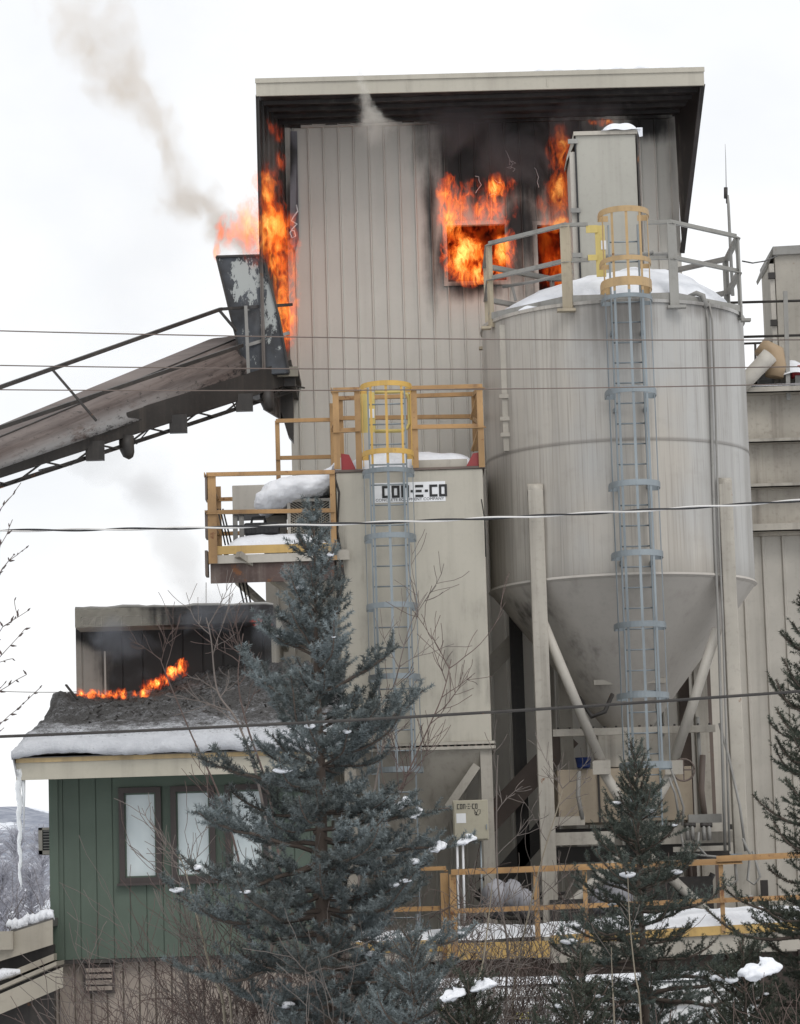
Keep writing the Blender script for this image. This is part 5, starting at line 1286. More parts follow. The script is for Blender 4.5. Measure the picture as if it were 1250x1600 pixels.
# ================================================================== overhead wires
def wires():
    W = [((0, 517), (1250, 531), 27, .0062, 'brownsteel', 'topmost of the three thin wires crossing the tower face', 'thin wires crossing the tower'),
         ((0, 571), (1250, 573), 27.3, .006, 'brownsteel', 'middle one of the three thin wires crossing the tower face', 'thin wires crossing the tower'),
         ((0, 609), (1250, 600), 27.6, .006, 'brownsteel', 'lowest of the three thin wires crossing the tower face', 'thin wires crossing the tower'),
         ((0, 1151), (1250, 1080), 24, .014, 'dark', 'thick dark cable crossing in front of the ladders and spruce', None),
         ((0, 420+660), (118, 1081), 120, .02, 'galv_w', 'faint far wire left of the annex just above its snowy roof', None)]
    for (a, b, Y, r_, m, lab, gp) in W:
        p, q = at(a[0], a[1], Y), at(b[0], b[1], Y); d = q-p; pts = []
        e0, e1 = (-4, 5) if Y < 100 else (-3, 1.4)
        for k in range(81):
            f = e0+(e1-e0)*k/80; z = p+d*f; z.z += -.10*(1-((f-.5)*2)**2)*.3; pts.append(z)
        o = MB().tube(pts, r_, 6).build('overhead_wire', M[m]); tag(o, lab, 'wire', gp)
    M['strand_grey'] = steel('pale_grey_strand', (.60, .59, .57), streak=.2)
    # twisted service drop
    Y = 25; p, q = at(0, 829, Y), at(1250, 782, Y); d = q-p
    t = thing('service_cable', 'twisted black and pale service cable sagging across bin and silo', 'cable', tuple(p))
    c0 = lambda f: p+d*f+V((0, 0, -.055*(1-((f-.5)*2)**2)))
    L = d.length
    for s, m in ((0, 'black'), (math.pi, 'strand_grey')):
        pts = []
        for k in range(1400):
            f = -2+5*k/1400; a = f*L*7.0+s; pts.append(c0(f)+V((0, .008*math.cos(a), .008*math.sin(a))))
        MB().tube(pts, .0080, 5).build('strand', M[m], t)
    p0 = at(340, 945, 30); 
    o = MB().tube([at(322, 640+270, 41.8), at(322, 1000, 41.7), at(323, 1090, 41.6)], .006, 5).build('drop_wire', M['galv_w']); tag(o, 'thin vertical wire hanging from the left corner of the small platform', 'wire')
wires()
# ================================================================== vegetation
def tri_mesh(name, co, mat, tone=None, parent=None):
    n = len(co)//3
    me = bpy.data.meshes.new(name); me.vertices.add(len(co)); me.vertices.foreach_set('co', co.astype(np.float32).ravel())
    me.loops.add(len(co)); me.loops.foreach_set('vertex_index', np.arange(len(co), dtype=np.int32))
    me.polygons.add(n); me.polygons.foreach_set('loop_start', np.arange(0, len(co), 3, dtype=np.int32)); me.polygons.foreach_set('loop_total', np.full(n, 3, dtype=np.int32))
    if tone is not None:
        a = me.attributes.new('tone', 'FLOAT', 'POINT'); a.data.foreach_set('value', np.repeat(tone, 3).astype(np.float32))
    me.update(calc_edges=True); me.materials.append(mat)
    o = bpy.data.objects.new(name, me); COL.objects.link(o)
    if parent is not None: o.parent = parent; o.matrix_parent_inverse = Matrix.Translation(-parent.location)
    return o
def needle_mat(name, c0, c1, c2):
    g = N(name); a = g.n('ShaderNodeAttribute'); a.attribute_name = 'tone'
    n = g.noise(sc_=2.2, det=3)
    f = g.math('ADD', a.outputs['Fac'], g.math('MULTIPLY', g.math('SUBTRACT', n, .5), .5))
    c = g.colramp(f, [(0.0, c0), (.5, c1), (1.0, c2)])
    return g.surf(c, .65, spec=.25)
def spruce(label, px, ptop, Y, Rb, seed, mat, zlow=0.0, dens=420, nlen=.030, fat=1.0, nbr=8, snow=20, droop=.0, lean=0, name='spruce_tree', gap=.27, side=1.0, only=None, extra=()):
    rr = random.Random(seed); rn = np.random.default_rng(seed)
    top = at(px, ptop, Y); H = top.z
    base = V((top.x-lean, Y, 0))
    t = thing(name, label, 'tree', tuple(base))
    ax = lambda z: base.lerp(top, z/H)
    tk = MB().tube([ax(z)+V((.01*math.sin(z*3), .01*math.cos(z*2), 0)) for z in np.linspace(0, H*.985, 16)], [max(.006, .017*(H-z)**1.05) for z in np.linspace(0, H*.985, 16)], 10)
    tk.build('trunk', M['bark'], t)
    segs = []    # p, q, tone, needle scale
    wood = MB(); spots = []
    def seg(p, q, tone, sc_): segs.append((tuple(p), tuple(q), tone, sc_))
    # leader
    for k in range(5): 
        a = ax(H*(.975)+.005*H*k); b = ax(H*(.975)+.005*H*(k+1)); seg(a, b, .55, .9)
    def bough(pts, L, tb):
        m = len(pts)-1; stp = L/m
        wood.tube(pts, [max(.004, .006+.014*L*(1-j/m)) for j in range(m+1)], 4, cap=False)
        for j in range(m):
            f = (j+.5)/m
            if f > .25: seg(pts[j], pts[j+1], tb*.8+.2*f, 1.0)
        dist = .18*L if L > .5 else .05; s_ = 1
        while dist < L-.03:
            i = min(m-1, int(dist/stp)); q = pts[i].lerp(pts[i+1], (dist-i*stp)/stp); dr = (pts[i+1]-pts[i]).normalized()
            rem = L-dist; ls = min(.50, .13+.42*rem)*rr.uniform(.65, 1.15)*side
            ld = dr.cross(V((0, 0, 1))).normalized()*s_
            dd = (dr*rr.uniform(.5, .95)+ld*rr.uniform(.5, .95)+V((0, 0, rr.uniform(-.35, .62)))).normalized()
            k2 = max(2, int(ls/.08)); c = q.copy(); cs = [c.copy()]
            for h in range(k2):
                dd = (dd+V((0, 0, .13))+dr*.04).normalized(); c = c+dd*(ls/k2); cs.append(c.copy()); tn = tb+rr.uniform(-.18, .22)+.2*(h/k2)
                seg(cs[-2], cs[-1], tn, .92)
            if ls > .22:
                for h in range(1, k2):
                    for s2 in (1, -1):
                        if rr.random() < .65:
                            l3 = rr.uniform(.07, .15); o3 = dd.cross(V((0, 0, 1))).normalized()*s2; e3 = (dd*.75+o3*.7+V((0, 0, rr.uniform(-.1, .35)))).normalized()
                            seg(cs[h], cs[h]+e3*l3, tb+rr.uniform(-.1, .35), .85)
            if rr.random() < .5:
                up = (dr*.6+V((0, 0, .7))+ld*.2).normalized(); seg(q, q+up*rr.uniform(.07, .15), tb+rr.uniform(0, .35), .85)
            dist += rr.uniform(.06, .10)*(1 if L < 1.2 else 1.15); s_ = -s_
    for e_ in extra:
        K = [at(x, y, Y-.25-.0*k_) for k_, (x, y) in enumerate(e_)]; K[0].y = Y; P_ = []
        for i in range(len(K)-1):
            for h in range(4): P_.append(K[i].lerp(K[i+1], h/4)+V((0, 0, .01*math.sin(h*2+i))))
        P_.append(K[-1]); L = sum((P_[i+1]-P_[i]).length for i in range(len(P_)-1)); bough(P_, L, rr.uniform(.3, .7))
    z = H-.10; iw = 0
    while z > max(.15, zlow):
        u = 1-z/H; iw += 1
        L0 = Rb*min(.72, (u*1.28)**.92)+.10
        n = 4 if u < .06 else (5 if u < .15 else nbr)
        a0 = rr.random()*6.28
        for k in range(n):
            a = a0+6.283*k/n+rr.uniform(-.25, .25); L = L0*(rr.uniform(.45, .95) if rr.random() < .65 else rr.uniform(.95, 1.3))
            if only and not only(a, z): continue
            el0 = R(62-56*min(1, u*2.2)+rr.uniform(-14, 12)) - droop*u
            zz = z+rr.uniform(-.5, .5)*gap; p = ax(max(.05, zz)); m = max(4, int(L/.09)); pts = [p.copy()]
            el = el0; stp = L/m; az = a
            for j in range(m):
                f = j/m; e = el0+(R(-12) if f < .45 else R(42)*(f-.45)*2)*min(1, u*4)+.10*math.sin(j*.9+a*3)
                az = a+.18*math.sin(j*.5+k); pts.append(pts[-1]+V((math.cos(az)*math.cos(e), math.sin(az)*math.cos(e), math.sin(e)))*stp)
            bough(pts, L, rr.uniform(.2, .8))
            if L > .35: spots.append((pts[-3], L, a))
        z -= gap*rr.uniform(.75, 1.15)*(.55+.45*min(1, u*3))
    wood.build('branches', M['bark'], t)
    S = np.array([[*a, *b] for a, b, _, _ in segs]); tone = np.array([s[2] for s in segs]); scl = np.array([s[3] for s in segs])
    D = S[:, 3:]-S[:, :3]; Ln = np.linalg.norm(D, axis=1); cnt = np.maximum(6, (Ln*dens).astype(int)); idx = np.repeat(np.arange(len(segs)), cnt); T = len(idx)
    d = (D/Ln[:, None])[idx]; tt = rn.random(T); p = S[idx, :3]+D[idx]*tt[:, None]
    ref = np.where(np.abs(d[:, 2:3]) > .9, np.array([[1., 0, 0]]), np.array([[0, 0, 1.]])); u = np.cross(d, ref); u /= np.linalg.norm(u, axis=1)[:, None]; v = np.cross(u, d)
    ph = rn.random(T)*6.283; rad = u*np.cos(ph)[:, None]+v*np.sin(ph)[:, None]
    c50 = rn.uniform(.30, .75, T)[:, None]; nd = d*c50+rad*np.sqrt(1-c50**2)
    ln = (nlen*scl[idx]*rn.uniform(.75, 1.2, T))[:, None]*fat; w_ = np.cross(nd, rn.normal(size=(T, 3))); w_ /= np.linalg.norm(w_, axis=1)[:, None]; w_ *= .0034*fat
    tri = np.stack([p-w_, p+w_, p+nd*ln], axis=1).reshape(-1, 3)
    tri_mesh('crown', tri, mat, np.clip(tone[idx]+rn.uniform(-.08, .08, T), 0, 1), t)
    # snow pads caught on the branch ends facing the camera
    rr.shuffle(spots); m = MB(); c_ = 0
    for (q, L, a) in spots:
        if c_ >= snow: break
        if math.sin(a) > .3: continue
        c_ += 1
        r0 = rr.uniform(.02, .055); n1, n2 = 10, 6; vs = []; fs = []; sx = rr.uniform(1, 2.0)
        for i in range(n2+1):
            for k in range(n1):
                th = math.pi*i/n2; f_ = 2*math.pi*k/n1; g_ = r0*(1+.16*math.sin(2*f_+i)+.1*rr.random()); vs.append((q.x+g_*sx*math.sin(th)*math.cos(f_), q.y+g_*math.sin(th)*math.sin(f_), q.z+.03+g_*.55*math.cos(th)))
        for i in range(n2):
            for k in range(n1): fs.append((i*n1+k, (i+1)*n1+k, (i+1)*n1+(k+1) % n1, i*n1+(k+1) % n1))
        m.add(vs, fs, True)
    if m.v: o = m.build('snow', M['snow'], t); o['kind'] = 'stuff'
    print('spruce', label[:20], len(segs), T)
    return t
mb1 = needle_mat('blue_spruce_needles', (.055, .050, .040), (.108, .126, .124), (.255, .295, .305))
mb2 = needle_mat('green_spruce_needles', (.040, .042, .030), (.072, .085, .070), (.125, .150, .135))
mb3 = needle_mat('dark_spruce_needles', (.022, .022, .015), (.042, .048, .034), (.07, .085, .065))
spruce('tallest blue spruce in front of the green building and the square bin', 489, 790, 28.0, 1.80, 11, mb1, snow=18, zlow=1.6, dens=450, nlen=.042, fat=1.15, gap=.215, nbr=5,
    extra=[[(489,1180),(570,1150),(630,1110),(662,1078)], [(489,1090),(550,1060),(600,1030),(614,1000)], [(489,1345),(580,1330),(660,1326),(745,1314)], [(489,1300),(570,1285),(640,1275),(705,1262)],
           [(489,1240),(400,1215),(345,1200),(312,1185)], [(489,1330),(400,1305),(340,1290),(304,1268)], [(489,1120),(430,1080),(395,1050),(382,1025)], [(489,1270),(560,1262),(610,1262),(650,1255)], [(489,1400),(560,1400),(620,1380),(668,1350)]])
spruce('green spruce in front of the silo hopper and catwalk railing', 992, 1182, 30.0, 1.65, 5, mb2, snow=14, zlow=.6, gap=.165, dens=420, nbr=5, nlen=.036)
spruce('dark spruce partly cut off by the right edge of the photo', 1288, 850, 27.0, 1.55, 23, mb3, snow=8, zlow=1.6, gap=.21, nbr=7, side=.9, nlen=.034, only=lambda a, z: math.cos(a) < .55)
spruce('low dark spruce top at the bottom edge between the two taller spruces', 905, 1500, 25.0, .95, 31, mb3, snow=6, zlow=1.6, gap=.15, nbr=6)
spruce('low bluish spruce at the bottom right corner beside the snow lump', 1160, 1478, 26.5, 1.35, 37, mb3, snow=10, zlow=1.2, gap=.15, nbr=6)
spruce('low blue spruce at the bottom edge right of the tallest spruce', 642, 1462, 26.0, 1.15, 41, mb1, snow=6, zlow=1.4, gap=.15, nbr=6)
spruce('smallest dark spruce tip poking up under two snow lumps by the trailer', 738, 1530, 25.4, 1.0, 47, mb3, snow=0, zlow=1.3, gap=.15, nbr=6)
# big snow lumps resting on boughs
def lump(px, py, Y, w_, h_, lab, seed):
    rr = random.Random(seed); q = at(px, py, Y); m = MB(); n1, n2 = 20, 12; vs = []; fs = []
    for i in range(n2+1):
        for k in range(n1):
            th = math.pi*i/n2; f_ = 2*math.pi*k/n1; g_ = 1+.12*math.sin(2*f_+i*.5+seed)+.07*math.sin(5*f_+i)+.03*rr.random(); z = math.cos(th)*h_*g_
            if z < 0: z *= .45
            vs.append((q.x+w_*g_*math.sin(th)*math.cos(f_), q.y+w_*.6*g_*math.sin(th)*math.sin(f_), q.z+z+.03*math.sin(f_+1)))
    for i in range(n2):
        for k in range(n1): fs.append((i*n1+k, (i+1)*n1+k, (i+1)*n1+(k+1) % n1, i*n1+(k+1) % n1))
    m.add(vs, fs, True); tag(ruffle(m.build('snow_lump', M['snow']), .06, .06, 1), lab, 'snow')
lump(1188, 1519, 25.9, .20, .09, 'large snow lump on a bough in the bottom right corner', 1)
lump(708, 1556, 25.3, .13, .05, 'tilted snow lump on a low bough left of the trailer decals', 2)
lump(756, 1541, 25.3, .12, .045, 'long snow lump on a low bough above the trailer roof edge', 3)
lump(728, 1314, 27.72, .10, .035, 'snow pad on a bough tip just below the control cabinet', 4)
lump(684, 1325, 27.72, .085, .045, 'snow pad on the bough left of the control cabinet', 5)
lump(650, 1272, 27.72, .07, .04, 'snow pad on the upper right bough of the tallest spruce', 6)
lump(630, 1257, 27.72, .085, .035, 'highest large snow pad on the right boughs of the tallest spruce', 7)

# bare shrubs and saplings
def twigs(mb, p, d, L, r, lv, rr, buds=None, wig=.16, up=.05):
    n = max(4, int(L/.10)); pts = [V(p)]; d = V(d).normalized()
    for k in range(n):
        d = (d+V((rr.gauss(0, wig), rr.gauss(0, wig), rr.gauss(0, wig)+up))).normalized(); pts.append(pts[-1]+d*(L/n))
    mb.tube(pts, [max(.0036, r*(1-.75*k/n)) for k in range(n+1)], 5 if r > .01 else 3, cap=False)
    if buds is not None and lv <= 1:
        for k in range(1, n+1):
            if rr.random() < .55: q = pts[k]; e = (d+V((rr.gauss(0, .5), rr.gauss(0, .5), rr.gauss(0, .5)))).normalized(); buds.tube([q, q+e*.012, q+e*.035], [.003, .007, .002], 4)
    if lv > 0:
        for k in range(rr.randint(4, 7)):
            i = rr.randint(max(1, n//4), n-1); e = (pts[i+1]-pts[i]).normalized()
            o = V((rr.gauss(0, 1), rr.gauss(0, 1), rr.gauss(0, .6))); o = (o-e*o.dot(e)).normalized()
            twigs(mb, pts[i], e*.75+o*.65, L*rr.uniform(.35, .6), r*.5*(1-.5*i/n)+.0015, lv-1, rr, buds, wig, up)
mtw = {}
mtw['grey'] = steel('grey_twig_bark', (.17, .145, .13), var=.25, streak=.2, rough=.8); mtw['red'] = steel('reddish_twig_bark', (.12, .085, .075), var=.25, streak=.2, rough=.8)
mtw['pale'] = steel('pale_sapling_bark', (.27, .235, .18), var=.2, streak=.3, rough=.8); mtw['bud'] = steel('bud_scale', (.07, .05, .045), var=.2)
def shrub(label, px, Y, n, L, seed, m='grey', spread=.5, r=.011, lv=2, z0=.3, wid=.3):
    n = int(n*1.7); L *= 1.12; wid *= 1.4
    rr = random.Random(seed); x = vx(px, 1550, Y); t = thing('bare_shrub', label, 'shrub', (x, Y, z0)); mb = MB()
    for k in range(n):
        d = V((rr.gauss(0, spread), rr.gauss(0, spread*.6), 1)); twigs(mb, (x+rr.uniform(-wid, wid), Y+rr.uniform(-.25, .25), z0), d, L*rr.uniform(.6, 1.1), r*rr.uniform(.6, 1.2), lv, rr)
    mb.build('stems', mtw[m], t)
shrub('reddish bare shrub below the green wall at the bottom left', 190, 31, 12, 2.0, 1, 'red', .45)
shrub('grey bare shrub under the second green-building window', 300, 30, 13, 2.4, 2, 'grey', .45)
shrub('bare reddish shrub hugging the left side of the tallest spruce', 390, 30.5, 14, 2.7, 3, 'red', .4)
shrub('leaning grey shrub at the foot of the tallest spruce', 455, 27, 10, 2.1, 4, 'grey', .6)
shrub('dense reddish shrub in front of the left catwalk section', 610, 31, 20, 2.2, 5, 'red', .42, wid=.6)
shrub('dense grey shrub in front of the catwalk gate post', 700, 30, 20, 2.3, 6, 'grey', .42, wid=.6)
shrub('reddish thicket in front of the middle catwalk railing', 775, 31, 20, 2.2, 7, 'red', .4, wid=.6)
shrub('grey thicket left of the small green spruce', 850, 31, 14, 2.3, 8, 'grey', .4, wid=.5)
shrub('sparse reddish shrub at the bottom of the small green spruce', 940, 29, 9, 1.6, 9, 'red', .4)
shrub('small bare shrub poking up at the bottom right corner', 1215, 25, 6, 1.7, 10, 'red', .35)
shrub('low frosty shrub beside the shed roof at the left edge', 25, 45, 16, 2.9, 13, 'grey', .5, wid=.8)
def stemmed(label, pts_px, Y, r, seed, m='pale', side=(), lv=1, name='sapling', buds=False):
    rr = random.Random(seed); P = [at(x, y, Y+(dy if True else 0)) for (x, y, dy) in [(p+(0,)) if len(p) == 2 else p for p in pts_px]]
    g = [P[0].copy()]; b = P[0].copy(); b.z = .1; t = thing(name, label, 'tree', tuple(b))
    PP = [b]+P; S = []
    for i in range(len(PP)-1):      # smooth
        a0 = PP[max(0, i-1)]; a1 = PP[i]; a2 = PP[i+1]; a3 = PP[min(len(PP)-1, i+2)]
        for k in range(6):
            u = k/6; S.append(.5*((2*a1)+(-a0+a2)*u+(2*a0-5*a1+4*a2-a3)*u*u+(-a0+3*a1-3*a2+a3)*u**3))
    S.append(PP[-1]); n = len(S); mb = MB(); mb.tube(S, [max(.003, r*(1-.8*k/n)) for k in range(n)], 7)
    mb.build('trunk', mtw[m], t)
    sb = MB(); bd = MB() if buds else None
    for k in range(side[0] if side else 8):
        i = rr.randint(int(n*(side[2] if len(side) > 2 else .4)), n-2); e = (S[i+1]-S[i]).normalized(); o = V((rr.choice((-1, 1))*rr.uniform(.4, 1), rr.gauss(0, .4), rr.uniform(0, .6)))
        twigs(sb, S[i], e*.5+o*.7, (side[1] if side else .6)*rr.uniform(.5, 1.2), r*.35, lv, rr, bd, .13, .07)
    sb.build('branches', mtw['grey' if m == 'pale' else m], t)
    if bd and bd.v: bd.build('buds', mtw['bud'], t)['kind'] = 'stuff'
stemmed('pale curved sapling stem crossing the green wall toward the second window', [(352, 1600), (330, 1520), (310, 1440), (292, 1370), (278, 1330)], 29, .020, 1, side=(9, .8, .3))
stemmed('straight pale sapling in front of the third window and green wall', [(362, 1600), (355, 1540), (362, 1450), (370, 1380)], 28.6, .016, 2, side=(8, .7, .3))
stemmed('thin grey sapling reaching up over the burning roof', [(420, 1560), (430, 1400), (405, 1230), (372, 1130), (340, 1080), (330, 1000), (322, 965)], 31, .022, 3, m='grey', side=(8, .6, .55))
stemmed('forked reddish sapling rising beside the annex wall right end', [(455, 1560), (440, 1380), (420, 1240), (385, 1130), (372, 1060), (380, 990)], 31.5, .022, 4, m='red', side=(8, .6, .5))
stemmed('reddish sapling left of the tallest spruce above the eave', [(395, 1560), (380, 1380), (345, 1250), (300, 1150), (262, 1060), (250, 1028)], 31.2, .018, 5, m='red', side=(6, .7, .35))
stemmed('slender sapling with long twigs in front of the square bin hopper', [(560, 1600), (575, 1450), (600, 1300), (650, 1180), (690, 1090), (705, 1030)], 30, .018, 6, m='red', side=(14, .9, .45))
stemmed('arching sapling twigs in front of the lower bin ladder', [(540, 1560), (560, 1380), (590, 1210), (615, 1080), (640, 980), (668, 925)], 30.2, .016, 7, m='grey', side=(9, .7, .5))
stemmed('tall thin pole-like sapling in front of the left silo column', [(790, 1600), (793, 1480), (778, 1380), (776, 1250), (778, 1180)], 31, .018, 8, m='grey', side=(7, .6, .3))
stemmed('pale sapling forking in front of the left silo leg', [(800, 1600), (815, 1480), (845, 1350), (872, 1260), (880, 1225)], 31.3, .016, 9, m='pale', side=(9, .6, .35))
stemmed('thin leaning sapling in front of the middle catwalk panel', [(740, 1600), (755, 1500), (765, 1420), (770, 1370)], 29, .014, 10, m='pale', side=(7, .5, .3))
stemmed('pale upright stem in front of the small green spruce', [(1002, 1600), (992, 1520), (984, 1440), (981, 1370)], 27, .012, 11, m='pale', side=(3, .3, .4), lv=0)
stemmed('yellowish stem pair left of the small green spruce trunk', [(960, 1600), (957, 1540), (955, 1480)], 27, .012, 12, m='pale', side=(3, .4, .3), lv=0)
# budded tree at the left edge: limbs enter the frame from the left
def budded():
    rr = random.Random(21); Y = 24
    t = thing('budding_tree', 'bare budding tree whose twig tips enter at the left edge above the roof', 'tree', tuple(V((at(-150, 1400, Y).x, Y, 0))))
    bx_ = at(-150, 1400, Y).x; mb = MB().tube([V((bx_, Y, 0)), V((bx_+.03, Y, 2.5)), V((bx_-.05, Y, 5)), V((bx_, Y, 8))], [.12, .09, .06, .01], 8); mb.build('trunk', mtw['grey'], t)
    b = MB(); bd = MB()
    for (a, c, e) in (((-150, 1120), (-40, 1010), (40, 955)), ((-150, 1180), (-40, 1070), (38, 985)), ((-150, 1130), (-50, 960), (12, 835)), ((-150, 1080), (-40, 930), (22, 870)), ((-150, 1190), (-60, 1130), (40, 1050)),
                      ((-150, 1260), (-40, 1170), (27, 1108)), ((-150, 1000), (-60, 890), (4, 790))):
        P0, P1, P2 = at(*a, Y), at(*c, Y), at(*e, Y); pts = []
        for k in range(15):
            u = k/14; q = P0*(1-u)**2+P1*2*u*(1-u)+P2*u*u; pts.append(q+V((rr.gauss(0, .008), rr.gauss(0, .02), rr.gauss(0, .01))))
        b.tube(pts, [max(.003, .014*(1-k/15)) for k in range(15)], 4)
        for k in range(4, 15):
            dd = (pts[min(14, k+1)]-pts[k-1]).normalized()
            if rr.random() < .45: twigs(b, pts[k], dd+V((rr.gauss(0, .5), rr.gauss(0, .4), rr.gauss(.2, .5))), rr.uniform(.12, .35), .004, 0, rr, bd, .1, .05)
            e_ = (dd+V((rr.gauss(0, .6), rr.gauss(0, .6), rr.gauss(0, .6)))).normalized(); bd.tube([pts[k], pts[k]+e_*.02, pts[k]+e_*.055], [.003, .010, .002], 4)
    b.build('branches', mtw['grey'], t); bd.build('buds', mtw['bud'], t)['kind'] = 'stuff'
budded()

# ================================================================== fire and smoke volumes
def hull(mb, c, r, n1=18, n2=10):
    vs = [(c[0]+r[0]*math.sin(math.pi*i/n2)*math.cos(2*math.pi*k/n1), c[1]+r[1]*math.sin(math.pi*i/n2)*math.sin(2*math.pi*k/n1), c[2]+r[2]*math.cos(math.pi*i/n2)) for i in range(n2+1) for k in range(n1)]
    fs = [(i*n1+k, (i+1)*n1+k, (i+1)*n1+(k+1) % n1, i*n1+(k+1) % n1) for i in range(n2) for k in range(n1)]
    return mb.add(vs, fs, True)
def vol_bounds(blobs, Y, th, pad=1.0):
    xs = []; ys = []; zs = []
    for b in blobs:
        c = at(b[0], b[1], Y+(b[5] if len(b) > 5 else 0)); s = (Y)/F; xs += [c.x-b[2]*s*pad, c.x+b[2]*s*pad]; zs += [c.z-b[3]*s*pad, c.z+b[3]*s*pad]; ys += [c.y-th, c.y+th]
    return min(xs), max(xs), min(ys), max(ys), min(zs), max(zs)
def shape_field(g, vec, blobs, Y, th):
    f = None
    for b in blobs:
        c = at(b[0], b[1], Y+(b[5] if len(b) > 5 else 0)); s = Y/F
        v = g.math('MULTIPLY', g.ball(vec, c, (b[2]*s, th, b[3]*s)), b[4], clamp=False); v = g.math('MAXIMUM', v, 0.0)
        f = v if f is None else g.math('MAXIMUM', f, v)
    return f
def path(pts, n, rx, rz, w, jit=0, seed=1):
    rr = random.Random(seed); o = []
    for k in range(n):
        u = k/(n-1)*(len(pts)-1); i = min(int(u), len(pts)-2); f = u-i
        o.append((pts[i][0]+(pts[i+1][0]-pts[i][0])*f, pts[i][1]+(pts[i+1][1]-pts[i][1])*f-rr.uniform(0, jit), rx, rz+rr.uniform(0, jit), w))
    return o
def flame(name, label, blobs, Y, th, strength=30, seed=0, size=1.0, thr=.10, absorb=1.0, red=False, amp=1.5, ground=None):
    """blobs: (px, py, rx, ry, weight[, dY])"""
    g = N('flame_'+str(seed))
    w0 = g.noise(scale=(1, .5, .6), sc_=1.6/size, det=2, off=(seed*3.1, 0, seed*1.7), col=True)
    wv = g.vm('MULTIPLY', g.vm('SUBTRACT', w0, (.5, .5, .5)), (.42*size, .1*size, .65*size))
    pos = g.vm('ADD', g.pos, wv)
    sf = shape_field(g, pos, blobs, Y, th)
    w1 = g.noise(pos, scale=(1, .3, .7), sc_=4.5/size, det=3, off=(seed, 2, 3), col=True)
    p2 = g.vm('ADD', pos, g.vm('MULTIPLY', g.vm('SUBTRACT', w1, (.5, .5, .5)), (.26*size, .1*size, .42*size)))
    a = g.noise(p2, scale=(1, .12, .40), sc_=6.0/size, det=5, rough=.62, off=(seed*2, 1, 5))
    rg = g.math('SUBTRACT', 1.0, g.math('MULTIPLY', g.math('ABSOLUTE', g.math('SUBTRACT', a, .5)), 6.0), clamp=True)
    a2 = g.noise(p2, scale=(1, .25, .5), sc_=2.4/size, det=5, rough=.65, off=(9, seed, 5))
    s1 = g.math('POWER', sf, .7)
    body = g.math('ADD', g.math('MULTIPLY', s1, .95), g.math('MULTIPLY', g.math('SUBTRACT', a2, .5), amp*1.9))
    body = g.math('ADD', body, g.math('MULTIPLY', g.math('SUBTRACT', rg, .6), .75))
    edge = g.ramp(sf, .0, .10)
    inten = g.math('MULTIPLY', g.ramp(body, thr, thr+1.05, smooth=False), edge)
    if red: col = g.colramp(inten, [(0, (.5, .02, .0)), (.5, (.9, .06, .008)), (1, (1, .20, .02))])
    else: col = g.colramp(inten, [(0, (.80, .035, .006)), (.30, (1, .09, .012)), (.65, (1, .27, .03)), (1, (1, .60, .16))])
    st = g.math('MULTIPLY', g.math('POWER', inten, 1.5), strength/(2*th))
    em = g.n('ShaderNodeEmission'); g.put(em.inputs[0], col); g.put(em.inputs[1], st)
    ab = g.n('ShaderNodeVolumeAbsorption'); ab.inputs[0].default_value = (.5, .2, .08, 1); g.put(ab.inputs[1], g.math('MULTIPLY', inten, absorb*1.8/(2*th)))
    ad = g.n('ShaderNodeAddShader'); g.t.links.new(em.outputs[0], ad.inputs[0]); g.t.links.new(ab.outputs[0], ad.inputs[1])
    g.t.links.new(ad.outputs[0], g.o.inputs['Volume'])
    b = vol_bounds(blobs, Y, th, 1.15); m = MB().box(*b[:2], *b[2:4], *b[4:])
    o = m.build(name, g.m); return tag(o, label, 'fire', 'flames')
